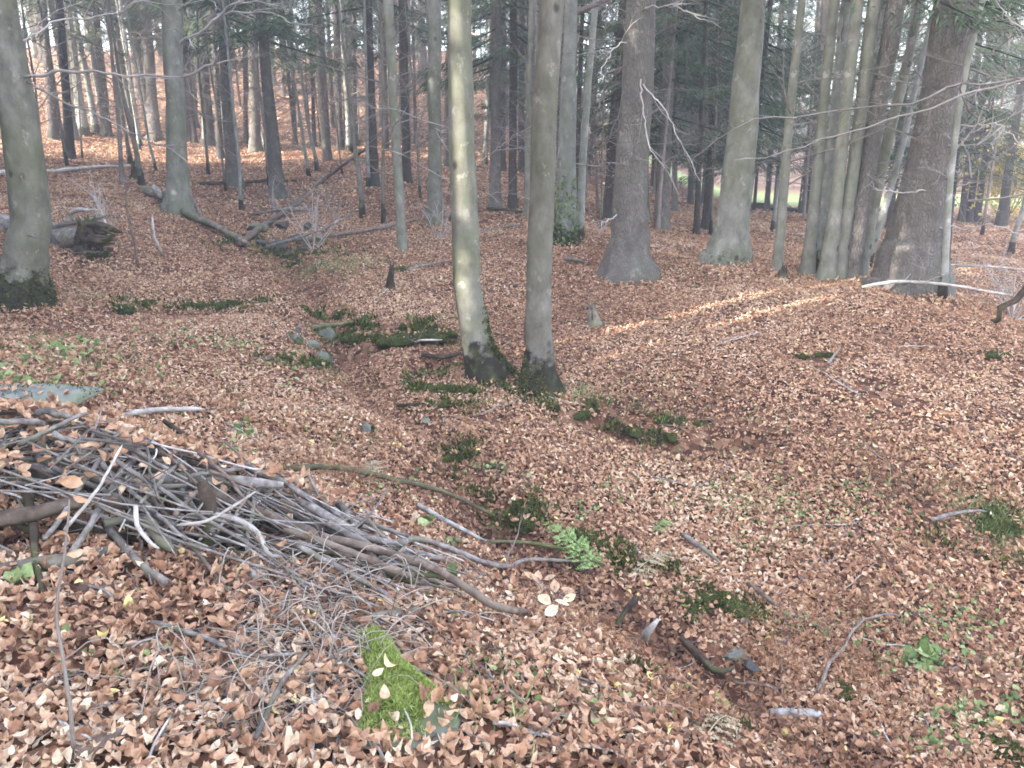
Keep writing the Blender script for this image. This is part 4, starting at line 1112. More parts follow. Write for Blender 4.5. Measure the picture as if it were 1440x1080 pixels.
# dead leaves caught on the heap
lm = MB()
n = 5200
x = r.uniform(-3.6, -.9, n); v = r.uniform(-.4, .95, n)
k = r.random(n) < np.interp(x, [-3.5, -2.5, -1.9, -.9], [1, .95, .45, .12]) * np.where(v > .15, 1, .30)
x, v = x[k], v[k]; n = len(x)
y = heap_mid(x) + v
z = height(x, y) + .03 + heap_top(x) * np.maximum(1 - (v / .95) ** 2, .05) * np.where(v > .1, 1.0, r.uniform(.5, 1.0, n))
leaves(lm, np.stack([x, y, z], -1), np.stack([r.normal(size=n) * .5, r.normal(size=n) * .5 - .2, np.ones(n)], -1), r.uniform(.045, .08, n), np.clip(r.normal(.55, .2, n), 0, .97), rng=r)
tag(lm.obj('leaf_litter', M['litter'], None, (-2.2, 4, 0), smooth=False), 'dead leaves caught on top of the brushwood pile', 'leaves', kind='stuff')

stick('stick', 'smooth grey stick leaning up in the near grass tangle', 'stick', [(362,1062),(385,985,2.05),(405,948,2.12),(432,918,2.2)], 9, 'stick', seed=70)
stick('stick', 'thick brown branch end lying at the bottom left', 'stick', [(95,1084),(140,1055),(192,1032)], 24, 'brown_stick', lift=.022, seed=71, taper=.9)
stick('stick', 'half buried brown log behind the bright mossy stone', 'stick', [(500,885),(545,872),(604,866)], 18, 'log', lift=.022, seed=72, taper=.9)
stick('stick', 'thin purplish stick lying along the near tangle', 'stick', [(215,895),(290,915),(350,940),(430,938)], 7, 'stick', seed=73)

# near upright sapling at the left
rt, P, rad = stick('beech_sapling', 'thin dark sapling with curled dry leaves standing close at the left', 'sapling', [(107,1078),(100,1010,1.76),(88,930,1.77),(80,865,1.78),(92,770,1.8),(98,700,1.82)], 5, 'twig', seed=74, wig=.12, taper=.4)
small_leaves(rt, P[-8:], 5, .03, 4, size=.048, lo=.45, hi=.7)

# loose twigs over the ground
TW_ = []
for i in range(6):
    r = np.random.default_rng(800 + i)
    mb = MB()
    P = wiggle(np.stack([np.linspace(-.5, .5, 14), np.zeros(14), np.zeros(14)], -1), .018, r)
    P[:, 2] = np.abs(P[:, 2]) * .5
    tube(mb, P, np.linspace(.010, .004, 14), 5, rough=.2, rng=r)
    for j in range(r.integers(1, 4)):
        k = r.integers(3, 12)
        limb(mb, P[k], np.array([.7, r.choice([-.6, .6]), .1]), r.uniform(.15, .35), .005, 0, r, 0)
    TW_.append(mb.mesh('twig', M['pale_stick' if i % 3 == 0 else 'stick']))
r = np.random.default_rng(77)
for i in range(120):
    px, py = r.uniform(-20, 1460), r.uniform(400, 1070)
    if py < 560 and r.random() < .4: continue
    g = G(px, py)
    o = bpy.data.objects.new('twig', TW_[i % 6]); COL.objects.link(o)
    o.location = (g[0], g[1], g[2] + .02)
    nr = normals(np.array([g[0]]), np.array([g[1]]))[0]
    yaw = r.uniform(0, 6.28); e = Vector((math.cos(yaw), math.sin(yaw), 0))
    nv = Vector(nr).normalized(); e = (e - nv * e.dot(nv)).normalized()
    from mathutils import Matrix
    f = nv.cross(e)
    o.rotation_euler = Matrix((e, f, nv)).transposed().to_euler()
    s = r.uniform(.25, .8); o.scale = (s, s, s)
    tag(o, 'small fallen twig lying loose on the leaves', 'twig', 'loose twigs on the leaf litter')

# ------------------------------------------------------------------ stones, moss, stumps
def ico(sub):
    import bmesh
    bm = bmesh.new(); bmesh.ops.create_icosphere(bm, subdivisions=sub, radius=1)
    v = np.array([x.co[:] for x in bm.verts]); f = np.array([[q.index for q in p.verts] for p in bm.faces]); bm.free()
    return v, f
IV, IF = ico(4)
def stone(label, px, py, wpx, asp=(1, .8, .5), m='stone', seed=0, sink=.35, group=None, name='stone', rz=None, moss=0):
    r = np.random.default_rng(seed + 4000)
    g = G(px, py)
    rad = wpx / F * np.linalg.norm(g - EYE) / 2
    v = IV.copy()
    for i in range(12):                    # flat broken faces
        d = r.normal(size=3); d /= np.linalg.norm(d)
        c = r.uniform(.42, .85); t = v @ d
        v -= np.where(t > c, t - c, 0)[:, None] * d * .92
    v += r.normal(size=3) * 0
    v *= 1 + .10 * vnoise(v[:, 0] * 2.5 + seed, v[:, 1] * 2.5 + v[:, 2] * 1.7)[:, None]
    v *= 1 + .07 * vnoise(v[:, 0] * 7 + seed, v[:, 1] * 7 + v[:, 2] * 5)[:, None]
    v *= np.array(asp) * rad * 1.15
    a = r.uniform(0, 6.28) if rz is None else rz
    tl = r.normal() * .15
    R_ = np.array([[math.cos(a), -math.sin(a), 0], [math.sin(a), math.cos(a), 0], [0, 0, 1]]) @ np.array([[1, 0, 0], [0, math.cos(tl), -math.sin(tl)], [0, math.sin(tl), math.cos(tl)]])
    v = v @ R_.T
    v += g + np.array([0, 0, asp[2] * rad * (1 - 2 * sink)])
    mb = MB(); mb.add(v, IF)
    o = mb.obj(name, M[m], None, g)
    tag(o, label, 'stone', group)
    if moss:
        nv = np.cross(v[IF[:, 1]] - v[IF[:, 0]], v[IF[:, 2]] - v[IF[:, 0]]); nv /= np.linalg.norm(nv, axis=1)[:, None] + 1e-9
        c = v[IF].mean(1)
        k = np.nonzero((nv[:, 2] > .35) & (vnoise(c[:, 0] / rad * 1.3, c[:, 1] / rad * 1.3) > -.12))[0]
        k = r.choice(k, moss)
        w3 = r.dirichlet(np.ones(3), moss)
        mm = MB()
        blades(mm, (v[IF[k]] * w3[..., None]).sum(1), nv[k] + r.normal(size=(moss, 3)) * .6, r.uniform(.01, .025, moss), .009, r.random(moss), r)
        mm.obj('moss', M['moss'], o, smooth=False)
    return o
ST = [('flat greenish slab at the head of the stream, palest of the stones there',359,325,32,(1,.8,.5),'stone'),
 ('dark wet block right of the greenish slab in the stream',398,322,24,(1,.8,.6),'wet_stone'),
 ('dark stone in the middle of the stream stones under the leaning snag',418,338,22,(1,.9,.5),'wet_stone'),
 ('broad wet stone in front of the stream stones',392,347,28,(1,.8,.4),'wet_stone'),
 ('small dark stone at the top of the stream stones',432,322,16,(1,.8,.7),'wet_stone'),
 ('low dark stone at the left front of the stream stones',366,343,20,(1,.7,.4),'wet_stone'),
 ('dark stone nearest the moss tuft in the stream bed',428,352,18,(1,.8,.5),'wet_stone'),
 ('lowest flat stone below the other stream stones',404,362,26,(1,.7,.3),'wet_stone'),
 ('blocky stone at the right end of the stream stones',446,340,16,(1,.9,.8),'stone'),
 ('grey blocky stone on the left of the gully stone heap',417,481,27,(1,.8,.7),'stone'),
 ('small rounded grey stone in the centre of the gully stone heap',439,489,20,(1,.8,.6),'stone'),
 ('tall grey stone at the top right of the gully stone heap',461,480,25,(.9,.8,1.0),'stone'),
 ('large grey stone at the bottom right of the gully stone heap',457,508,32,(1,.8,.7),'stone'),
 ('small dark stone above the gully stone heap',417,467,14,(1,.8,.6),'wet_stone'),
 ('flat dark stone left of the gully stone heap',374,507,22,(1,.8,.3),'wet_stone'),
 ('lone pointed greenish stone left of the gully bed',517,612,22,(.8,.7,1.0),'stone'),
 ('small roundish stone right of the lone pointed one',600,595,20,(1,.8,.6),'stone'),
 ('grey brown wedge stone in the lower gully',1036,925,36,(1,.6,.5),'stone'),
 ('small stone with a white patch beside the wedge stone',1055,945,28,(1,.8,.8),'wet_stone'),
 ('small dark stone just above the mossy lower gully stone',1047,878,18,(1,.8,.6),'wet_stone'),
 ('small pale stone on leaves behind the sunlit beech',670,384,18,(1,.8,.5),'stone'),
 ('tiny wet stone beside the pale dead branch in the gully',705,842,22,(1,.8,.4),'wet_stone')]
for i, (lab, px, py, wp, asp, m) in enumerate(ST):
    stone(lab, px, py, wp, asp, m, i, moss=(250 if i in (9, 11, 12, 15) else 0), sink=.25)
slab = stone('long flat rock slab behind the brushwood pile at the left edge', 60, 574, 176, (1, .40, .17), 'pale_stone', 63, sink=.12, name='rock_slab', rz=.05, moss=500)

r = np.random.default_rng(66)
vs_ = [np.array(q.co) + np.array(slab.location) for q in slab.data.vertices if q.normal.z > .55]
vs_ = np.array([vs_[k] for k in r.integers(0, len(vs_), 70)])
vs_ = vs_[(vs_[:, 1] < slab.location.y + .02) | (r.random(70) < .3)]
sm = MB(); leaves(sm, vs_ + np.array([0, 0, .012]), r.normal(size=(len(vs_), 3)) * .35 + np.array([0, -.1, 1]), r.uniform(.04, .065, len(vs_)), np.clip(r.normal(.5, .2, len(vs_)), 0, .94), rng=r)
tag(sm.obj('leaf_litter', M['litter'], None, (-3, 5, 0), smooth=False), 'dead leaves lying on the flat rock slab', 'leaves', kind='stuff')
def cushion_mesh(seed, nb=2600, grass=False):
    r = np.random.default_rng(seed)
    k = r.normal(size=(7, 3)); k[:, 2] = np.abs(k[:, 2]) * .5; k /= np.linalg.norm(k, axis=1)[:, None]
    v = IV.copy()
    f_ = 1 + .35 * (np.exp(-((v[:, None] - k[None]) ** 2).sum(-1) / .12) * r.uniform(-.6, 1, 7)).sum(1) + .12 * vnoise(v[:, 0] * 4 + seed, v[:, 1] * 4 + v[:, 2] * 3)
    th = np.arctan2(v[:, 1], v[:, 0]); p3 = r.uniform(0, 6.28, 3)
    v = v * f_[:, None]
    v[:, :2] *= (1 + .30 * np.cos(2 * th + p3[0]) + .22 * np.cos(3 * th + p3[1]) + .14 * np.cos(5 * th + p3[2]))[:, None]
    v[:, 2] = v[:, 2] * .55
    mb = MB(); mb.add(v, IF, a=.15)
    nv = np.cross(v[IF[:, 1]] - v[IF[:, 0]], v[IF[:, 2]] - v[IF[:, 0]]); nv /= np.linalg.norm(nv, axis=1)[:, None] + 1e-9
    q = np.nonzero(nv[:, 2] > -.2)[0]; q = r.choice(q, nb)
    w3 = r.dirichlet(np.ones(3), nb); p = (v[IF[q]] * w3[..., None]).sum(1)
    a = np.clip(.35 + .5 * vnoise(p[:, 0] * 3, p[:, 1] * 3 + seed) + r.normal(size=nb) * .2 + .25 * nv[q][:, 2], 0, 1)  # upward faces lighter: light from above put into the blade colour
    blades(mb, p, nv[q] + r.normal(size=(nb, 3)) * .7, r.uniform(.06, .22, nb) * (2.6 if grass else 1), .045, a, r)
    return mb.mesh('moss', M['moss'], smooth=False)
CU = [cushion_mesh(i + 1) for i in range(8)]
MO = [('dark moss lump on the far bank, leftmost of the row',170,436,26,.8),('flat dark moss strip right of the leftmost bank lump',203,428,34,.5),
 ('dark moss lump in the middle of the far bank row',270,432,26,.7),('big dark moss lump on the far bank row',320,432,34,.8),('moss lump right against the big bank lump',347,434,20,.7),
 ('dark moss lump at the start of the bend above the gully stones',424,433,18,.7),('low moss mound above the gully stones',447,441,30,.6),('mossy tuft right of the low mound above the gully stones',480,444,24,.7),
 ('dark moss overhang beside the gully stones, left end',508,476,34,.7),('dark moss overhang in the middle of the bank edge',538,478,40,.7),('thick moss overhang right of the middle on the bank edge',570,475,46,.6),
 ('moss overhang near the sunlit beech on the bank edge',602,472,42,.55),('last moss tuft of the bank edge left of the sunlit beech',630,468,30,.5),
 ('green moss patch below left of the sunlit beech',603,545,34,.6),('leafy moss hummock below the sunlit beech',632,552,46,.7),('small moss tuft left of the mossy beech foot',643,515,36,.5),('lowest green tuft below the sunlit beech',628,565,30,.6),
 ('round moss hummock standing alone in the gully middle',642,648,40,.8),('moss cushion at the gully edge, upper lobe',732,712,40,.6),('moss cushion at the gully edge, lower lobe',741,738,38,.9),
 ('dark moss tuft behind the green fern',846,768,36,.8),('dark moss beside the pale fern base',876,793,30,.7),('small moss tuft above the wet bed left of the fern',698,690,18,.7),
 ('moss lump forming the back of the mossy ring',966,818,40,.6),('biggest moss lump right in the mossy ring',1012,848,54,.8),('moss lump at the front left of the mossy ring',972,852,42,.6),
 ('small dark moss ball right below the mossy ring',1075,893,28,.8),('bright moss strip in the lower gully, left patch',932,966,30,.4),('bright moss strip in the lower gully, middle patch',962,976,34,.4),('bright moss strip in the lower gully, right patch',998,992,40,.45),
 ('upright green moss tuft under the rusty bracken',1186,976,30,1.1),('dark grassy moss clump on the right slope',1402,740,52,.7),('low moss pad high on the right slope',1398,499,30,.5),
 ('dark moss at the lower right corner',1425,1065,64,.6),('moss at the break of the bank right of the central pair',820,582,30,.5),('moss tuft on the bank break right end',942,614,26,.6),('mossy lump on the bank break middle',888,604,34,.6),
 ('moss covered lump on the rear ground left of the sunlit beech',566,379,30,.5),('moss under the broken end of the rotting log',130,358,36,.6),('moss tuft among the stream stones, right side',447,357,18,.9),
 ('green moss over the left stones of the gully heap',400,503,32,.6),('moss below the gully stone heap',435,512,34,.5),('dark moss hollow left of the pale slanted stick',1124,499,22,.5),('dark moss hollow behind the pale slanted stick',1160,498,22,.5)]
r_m = np.random.default_rng(55); ml = MB()
for i, (lab, px, py, wp, hh) in enumerate(MO):
    g = G(px, py)
    rad = wp / F * np.linalg.norm(g - EYE) / 2
    o = bpy.data.objects.new('moss_cushion', CU[i % 8]); COL.objects.link(o)
    o.location = (g[0], g[1], g[2] - rad * .12); o.rotation_euler = (0, 0, i * 1.7); o.scale = (rad, rad * .85, rad * hh * 1.3)
    if 'bright' in lab or 'green' in lab:
        me = CU[i % 8].copy(); me.materials.clear(); me.materials.append(M['bright_moss'] if 'bright' in lab else M['moss']); o.data = me
    tag(o, lab, 'moss', 'moss cushions along the gully and banks')
    k = r_m.integers(4, 11); q = np.stack([g[0] + r_m.normal(size=k) * rad * .6, g[1] + r_m.normal(size=k) * rad * .55, np.zeros(k)], -1)
    q[:, 2] = g[2] + rad * (hh * .75 - .1) * np.exp(-((q[:, 0] - g[0]) ** 2 + (q[:, 1] - g[1]) ** 2) / rad ** 2) + .015
    leaves(ml, q, r_m.normal(size=(k, 3)) * .5 + np.array([0, -.1, 1]), r_m.uniform(.035, .06, k), np.clip(r_m.normal(.55, .2, k), 0, 1), rng=r_m)

tag(ml.obj('leaf_litter', M['litter'], None, (0, 5, 0), smooth=False), 'dead leaves dropped on the moss cushions', 'leaves', kind='stuff')

mg = MB(); r_m = np.random.default_rng(58)
for pix, wd, n in [([(470,476),(520,472),(580,468),(640,462)], .16, 2600), ([(585,540),(620,552),(655,560)], .20, 1500), ([(690,528),(725,540),(765,560)], .12, 900), ([(775,572),(850,590),(920,608),(1060,612)], .13, 1500),
                   ([(120,430),(200,428),(340,432),(430,436),(490,446)], .10, 600), ([(640,640),(690,685),(738,730),(800,768),(880,790),(965,825),(1015,850),(1080,892)], .12, 3000), ([(915,958),(960,975),(1010,1000)], .10, 1300),
                   ([(390,498),(440,512)], .16, 600), ([(330,345),(390,360),(460,362)], .3, 700), ([(1350,742),(1440,748)], .2, 900), ([(1380,1050),(1440,1075)], .12, 500)]:
    A = np.array([G(*p) for p in pix]); d = np.concatenate([[0], np.cumsum(np.linalg.norm(np.diff(A, axis=0), axis=1))])
    u = r_m.random(n * 3) * d[-1]
    x = np.interp(u, d, A[:, 0]) + r_m.normal(size=n * 3) * wd; y = np.interp(u, d, A[:, 1]) + r_m.normal(size=n * 3) * wd
    k = vnoise(x * 5.3, y * 5.3 + 11) + .5 * vnoise(x * 13, y * 13) > .10
    x, y = x[k][:n], y[k][:n]; n = len(x)
    dd = .8 + np.hypot(x, y) / 8
    blades(mg, np.stack([x, y, height(x, y) + .02 * r_m.random(n) + .012], -1), r_m.normal(size=(n, 3)) * .7 + np.array([0, 0, .6]), r_m.uniform(.02, .05, n) * dd, .012 * dd, np.clip(r_m.normal(.42, .25, n), 0, 1), r_m)
tag(mg.obj('moss', M['moss'], None, (0, 5, 0), smooth=False), 'thin ragged moss along the gully edge and banks', 'moss', kind='stuff')
fl = MB()
for idx in range(len(TREES)):
    rt_, PP, RR, SS = ROOT[idx]
    c0 = np.array(rt_.location)
    if c0[1] > 17: continue
    n = int(60 + 900 * RR[1]); th = r_m.uniform(0, 6.28, n); rad = RR[1] * 1.55 + np.abs(r_m.normal(size=n)) * (.10 + RR[1] * .5)
    x, y = c0[0] + np.cos(th) * rad, c0[1] + np.sin(th) * rad
    z = height(x, y) + .015 + r_m.random(n) * .10 * np.exp(-(rad - RR[1] * 1.5) / .10)
    sz = r_m.uniform(.034, .06, n) * (1 if c0[1] < 10 else 1.3)
    leaves(fl, np.stack([x, y, z], -1), np.stack([np.cos(th) * .5, np.sin(th) * .5, np.ones(n)], -1) + r_m.normal(size=(n, 3)) * .4, sz, np.clip(r_m.normal(.5, .22, n), 0, .94), LEAF6, T6, None, rng=r_m)
tag(fl.obj('leaf_litter', M['litter'], None, (0, 9, 0), smooth=False), 'dead leaves drifted against the feet of the trees', 'leaves', kind='stuff')

def stump(label, px, py, wpx, hpx, seed, m='dead_wood', lean=0.0):
    g = G(px, py); D = np.linalg.norm(g - EYE) / F
    r = np.random.default_rng(seed)
    root = emp('stump', g, label, 'stump')
    h = hpx * D; rad = wpx * D / 2
    P = np.array([g + [0, 0, -.08], g + [0, 0, .02], g + [lean * .3, 0, h * .35], g + [lean, 0, h * .8]])
    mb = MB(); tube(mb, P, [rad * 1.25, rad * 1.1, rad * .72, rad * .55], 10, rough=.3, rng=r)
    mb.obj('stem', M[m], root)
    splinters(root, P[-1], np.array([0, 0, 1.0]), rad * .6, 7, seed, m, h * .35)
stump('small jagged stump on the mound right of the brownish beech', 835, 458, 22, 28, 1, 'log', -.03)
stump('narrow crooked stump behind the gully, left of the sunlit beech', 549, 406, 13, 34, 2, 'dead_wood', .03)
stump('low dark stump left of the beech clump on the mound', 1100, 390, 18, 12, 3)
stump('dark broken stump on the far slope at the end of the whitish log', 192, 252, 16, 18, 4)

# bright mossy stone in front
out = [(500,893),(520,884),(540,893),(552,915),(566,938),(590,962),(612,985),(634,1000),(648,1012),(640,1032),(622,1046),(600,1054),(560,1060),(525,1054),(500,1048),(505,1015),(512,985),(508,950),(502,920)]
O = np.array([G(*p) for p in out])
cen = O.mean(0)
root = emp('mossy_stone', cen, 'half buried stone under a bright green moss pelt, front centre', 'stone')
def pelt(shrink, hgt, edge):
    mb = MB(); K = 9; n = len(O); V = []
    for i in range(K + 1):
        f = i / K
        ring = cen + (O - cen) * shrink * (1 - f)
        zz = ring[:, 2] + hgt * (1 - (1 - f) ** 2.2) + edge + .018 * vnoise(ring[:, 0] * 14, ring[:, 1] * 14)
        V.append(np.stack([ring[:, 0], ring[:, 1], zz], -1))
    V = np.concatenate([np.concatenate([O[:, :2] * 1, O[:, 2:] - .08], 1)] + V)
    j = np.arange(n); q = [np.stack([i * n + j, i * n + (j + 1) % n, (i + 1) * n + (j + 1) % n, (i + 1) * n + j], -1) for i in range(K + 1)]
    mb.add(V, None, np.concatenate(q), .2)
    return mb, V, np.concatenate(q)
mb, V, q = pelt(1.03, .05, .022)
mb.obj('stone', M['stone'], root)
r = np.random.default_rng(9)
mb, V, q = pelt(.97, .075, .03)
# moss leaves the lower right corner bare
corner = np.array(G(632, 1030))
mm = MB()
nb = 26000
f = q[len(O):][r.integers(0, len(q) - len(O), nb * 2)]
wts = r.dirichlet(np.ones(4), len(f)); p = (V[f] * wts[..., None]).sum(1)
dc = np.hypot(p[:, 0] - corner[0], (p[:, 1] - corner[1]))
k = dc > .085 + .03 * vnoise(p[:, 0] * 20, p[:, 1] * 20)
p = p[k][:nb]; nb = len(p)
p[:, 2] -= .006
a = np.clip(.5 + .55 * vnoise(p[:, 0] * 16, p[:, 1] * 16) + .2 * vnoise(p[:, 0] * 50, p[:, 1] * 50) + r.normal(size=nb) * .16, 0, 1)
blades(mm, p, np.array([0, 0, .8]) + r.normal(size=(nb, 3)) * .75, r.uniform(.008, .022, nb), .0045, a, r)
mm.obj('moss', M['bright_moss'], root, smooth=False)
for i, (px, py, lab, a_) in enumerate([(548,968,'pale yellow leaf lying highest on the bright mossy stone',.97),(530,982,'whitish leaf on the left of the bright mossy stone',.9),(543,1010,'tan leaf in the middle of the bright mossy stone',.7),(620,1015,'broad brown leaf on the bare corner of the mossy stone',.55),(598,1006,'dark rusty leaf right of centre on the mossy stone',.25),(604,1024,'light brown leaf at the lower right of the moss',.62)]):
    g = G(px, py) + np.array([0, 0, .09])
    mb = MB(); leaves(mb, g[None], np.array([[.1, -.3, 1.0]]) + r.normal(size=(1, 3)) * .25, np.array([.062]), np.array([a_]), rng=r)
    tag(mb.obj('fallen_leaf', M['litter'], None, g, smooth=False), lab, 'leaf')

# ------------------------------------------------------------------ ferns, herbs, dry stems
def fern(label, base_px, tip_px, m, seed, lift=.16, n=15, wide=.26, name='fern'):
    r = np.random.default_rng(seed)
    b = G(*base_px); t_ = G(*tip_px) + np.array([0, 0, lift])
    root = emp(name, b, label, 'fern')
    u = np.linspace(0, 1, 24)[:, None]
    Q = b + (t_ - b) * u + np.array([0, 0, 1.0]) * (np.sin(u * math.pi) * .06)
    mb = MB(); tube(mb, Q, np.linspace(.004, .0015, 24), 5); mb.obj('stalk', M[m], root)
    L = np.linalg.norm(t_ - b); d = (t_ - b) / L
    s = np.cross(d, [0, 0, 1.0]); s /= np.linalg.norm(s); nrm = np.cross(s, d)
    mb = MB()
    for i in range(n):
        f = .18 + .8 * i / n
        p = Q[int(f * 23)]
        l = L * wide * math.sin(min(1, (1.02 - f) * 1.25 + .05) * math.pi / 2) * r.uniform(.9, 1.05)
        for sg in (-1, 1):
            e = s * sg + d * .45 + nrm * r.normal() * .12 - np.array([0, 0, .25]); e /= np.linalg.norm(e)
            k = 9
            tt = np.linspace(.08, 1, k)
            for side in (-1, 1):
                dd = d * side * .85 + e * .55
                blades(mb, p + e * (tt * l)[:, None], np.repeat(dd[None], k, 0) + r.normal(size=(k, 3)) * .08, l * .24 * (1.05 - tt * .8), l * .13, np.clip(r.normal(.5, .25, k), 0, 1), r)
            blades(mb, p[None], e[None], np.array([l]), np.array([l * .07]), .5, r)
    mb.obj('fronds', M[m], root, smooth=False)
fern('green fern frond arching over the gully by the hooked grey stick', (856,812), (762,762), 'fern', 1, wide=.26, n=14)
fern('dry beige fern right of the green fern', (880,818), (948,795), 'pale_fern', 2, lift=.10, wide=.22, n=12)
fern('small whitish withered fern upright behind the brushwood pile', (518,692), (528,650), 'pale_fern', 3, lift=.02, wide=.18)
fern('tiny withered fern at the back edge of the brushwood pile', (458,718), (461,684), 'pale_fern', 4, lift=.02, wide=.16)
fern('small pale green fern lying on leaves above the dry beige fern', (915,752), (950,742), 'fern', 5, lift=.03, wide=.25)
fern('withered grey fern on the leaves in the bottom right half', (985,1050), (1030,1022), 'pale_fern', 6, lift=.05, wide=.22, n=11)

r = np.random.default_rng(31)
sd = emp('beech_seedling', G(775,862), 'seedling with big pale yellow and tan leaves in front of the hooked stick', 'seedling')
mb = MB(); lb = MB()
for px, py, a_ in [(765,854,.95),(790,856,.90),(800,848,.96),(756,820,.7),(772,817,.75),(780,832,.66),(798,838,.68),(745,818,.6),(775,870,.9)]:
    g = G(px, py + 14) + np.array([0, 0, .10])
    tube(mb, np.array([np.array(sd.location) + [0, 0, -.02], (np.array(sd.location) + g) / 2 + [0, 0, .05], g]), .0025, 4)
    leaves(lb, g[None], np.array([[0, -.55, 1.0]]) + r.normal(size=(1, 3)) * .15, np.array([.085]), np.array([a_]), curl=.4, rng=r)
mb.obj('stems', M['twig'], sd); lb.obj('leaves', M['litter'], sd, smooth=False)

LEAFR = np.array([[0, -.45, 0], [-.36, -.25, 0], [.36, -.25, 0], [0, -.16, 0], [-.40, .14, 0], [.40, .14, 0], [0, .16, 0], [0, .45, 0]])
herb = MB()
for px, py, rx, n, sz in [(90,520,110,110,.05),(40,545,50,30,.09),(90,492,60,40,.07),(260,480,60,24,.06),(340,612,30,26,.055),(330,640,30,16,.05),(600,742,14,10,.07),(636,771,12,8,.07),(628,818,16,10,.07),(690,665,40,26,.04),(820,720,60,34,.035),(690,660,20,14,.05),
    (870,690,60,26,.035),(1080,700,120,110,.032),(1160,730,110,110,.032),(1230,690,80,60,.032),(1340,880,120,130,.035),(1260,930,60,50,.04),(1310,930,40,20,.09),(1370,1010,80,90,.04),(1150,880,80,50,.035),(1070,770,60,50,.03),(930,640,60,26,.035),
    (640,860,60,26,.03),(560,690,60,20,.04),(300,545,120,50,.035),(440,540,60,30,.035),(720,960,140,50,.028),(30,822,16,8,.06),(150,930,160,30,.03),(830,1000,120,40,.028),(1180,620,160,60,.03),(1320,1050,60,46,.045),(455,374,60,90,.03),(480,378,80,90,.03),(800,553,22,26,.04),(330,488,40,36,.05),(400,508,40,30,.05),(1010,710,60,40,.03)]:
    for i in range(n):
        g = G(px + r.normal() * rx * .5, py + r.normal() * rx * .16)
        leaves(herb, g[None] + np.array([0, 0, .015 + .03 * r.random()]), np.array([[0, -.2, 1.0]]) + r.normal(size=(1, 3)) * .4, np.array([sz * r.uniform(.7, 1.25)]), np.array([r.random()]), LEAFR, T8, Q8, curl=.5, rng=r)
tag(herb.obj('ground_cover', M['green_leaf'], None, (0, 4, 0), smooth=False), 'small green herbs growing up through the leaves', 'herbs', kind='stuff')

br = MB()
for px, py, rx, ry, n in [(1130,900,70,26,2200),(1080,940,70,20,1500),(1210,960,60,40,1300),(1130,1050,40,40,900),(1240,1010,40,40,900),(860,905,60,18,900),(500,680,70,18,1200),(440,655,50,14,700),(400,745,40,20,500),(1170,860,50,20,900),(960,520,30,12,500),(910,800,26,12,300),(420,790,60,16,600),(310,500,30,10,300),(960,1000,40,30,500),(1230,668,30,14,400)]:
    c0 = G(px, py); sc = np.linalg.norm(c0 - EYE) / F
    n = int(n * .55)
    x = c0[0] + r.normal(size=n) * rx * sc * .55; y = c0[1] + r.normal(size=n) * ry * sc * 1.3
    z = height(x, y) + r.random(n) ** 1.5 * .13
    blades(br, np.stack([x, y, z], -1), r.normal(size=(n, 3)) * np.array([1, 1, .6]), r.uniform(.025, .075, n), .0045, r.random(n), r)
tag(br.obj('dry_bracken', M['bracken'], None, (0, 4, 0), smooth=False), 'rust brown withered bracken lying along the gully', 'bracken', kind='stuff')

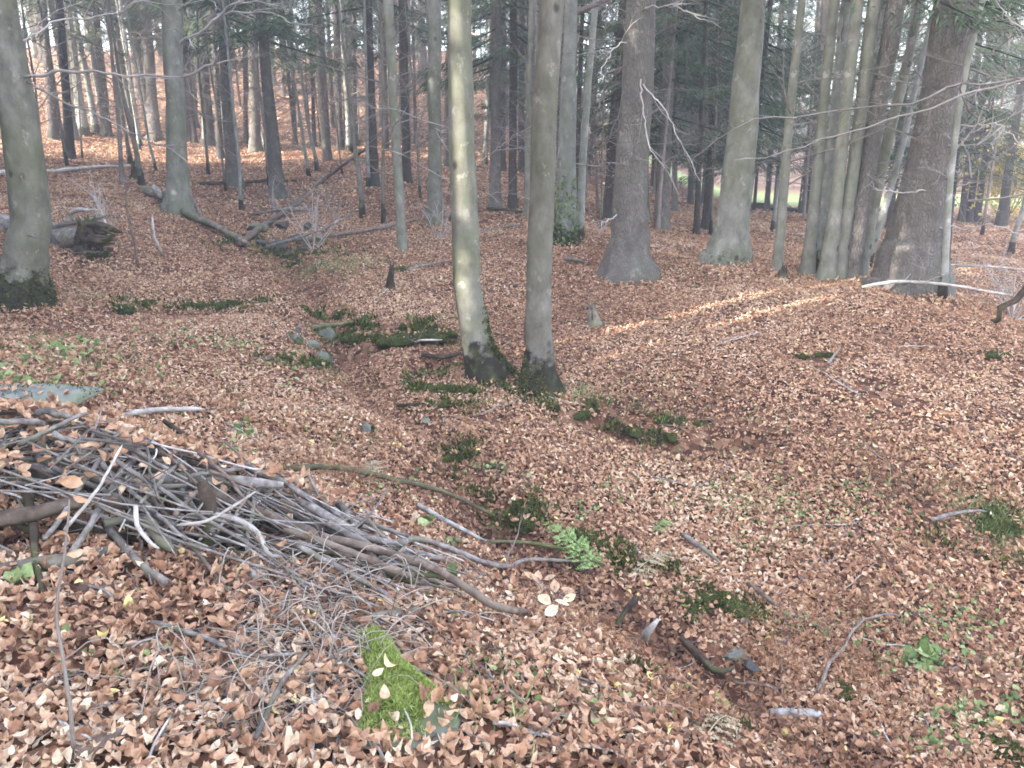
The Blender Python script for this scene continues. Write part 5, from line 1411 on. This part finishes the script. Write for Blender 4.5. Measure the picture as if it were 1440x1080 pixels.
ds = MB()
for px, py, rx, ry, n, L, rad in [(420,910,110,60,430,.32,.0024),(330,980,130,60,320,.28,.0018),(470,820,90,40,240,.36,.0026),(380,830,60,30,60,.3,.0026),(520,960,50,60,40,.25,.0015),(700,960,120,60,50,.2,.0013),(230,1010,150,50,60,.22,.0015),(950,1000,200,60,50,.2,.0013),(820,860,90,40,40,.22,.0014),(1150,900,90,40,50,.3,.0016)]:
    for i in range(n):
        g = G(px + r.normal() * rx * .6, py + r.normal() * ry * .5)
        d = r.normal(size=3) * np.array([1, .8, .5]); d[2] = abs(d[2]) * .6 + .1
        d /= np.linalg.norm(d)
        l = L * r.uniform(.5, 1.4); q_ = r.normal(size=3) * .25 * l
        u = np.linspace(0, 1, 6)[:, None]
        P = g + d * l * u + q_ * u * (1 - u) * 2 - np.array([0, 0, 1]) * l * .55 * u ** 2
        tube(ds, P, rad * r.uniform(.6, 1.5), 3, cap=False)
tag(ds.obj('dry_stems', M['dry_stem'], None, (0, 3, 0)), 'tangle of dry grey stems over the near leaves', 'dry stems', kind='stuff')

gr_ = MB()
for px, py, rx, ry, n in [(470,375,70,10,700),(400,355,60,10,200),(120,505,90,20,260),(1060,700,90,20,260),(680,500,40,14,160),(820,560,40,10,160),(1395,735,40,16,700),(700,990,60,30,120),(900,560,80,20,200),(1000,640,90,20,180),(1300,690,80,24,160),(480,620,70,20,120),(1330,900,100,40,220),(160,425,60,8,160)]:
    c0 = G(px, py); sc = np.linalg.norm(c0 - EYE) / F
    x = c0[0] + r.normal(size=n) * rx * sc * .6; y = c0[1] + r.normal(size=n) * ry * sc * 2.2
    blades(gr_, np.stack([x, y, height(x, y)], -1), r.normal(size=(n, 3)) * .6 + np.array([0, 0, .9]), r.uniform(.05, .13, n), .006, np.clip(r.normal(.5, .3, n), 0, 1), r)
tag(gr_.obj('grass', M['green_leaf'], None, (0, 5, 0), smooth=False), 'thin grass tufts between the fallen leaves', 'grass', kind='stuff')

# ------------------------------------------------------------------ air
hb = MB()
x0, x1, y0, y1, z0, z1 = -132, 132, -52, 132, float(ZZ.min()) - 1.0, 48.0
c8 = np.array([[x, y, z] for z in (z0, z1) for y in (y0, y1) for x in (x0, x1)])
hb.add(c8, None, [[0, 2, 3, 1], [4, 5, 7, 6], [0, 1, 5, 4], [2, 6, 7, 3], [0, 4, 6, 2], [1, 3, 7, 5]])
hm = bpy.data.materials.new('haze'); hm.use_nodes = True
t = hm.node_tree
for nd in list(t.nodes):
    if nd.type == 'BSDF_PRINCIPLED': t.nodes.remove(nd)
pv = N(t, 'ShaderNodeVolumePrincipled', Density=.0043)
pv.inputs['Color'].default_value = (.95, .93, .97, 1)
t.links.new(pv.outputs[0], t.nodes['Material Output'].inputs['Volume'])
tag(hb.obj('haze', hm, smooth=False), 'pale woodland haze', 'haze', kind='stuff')
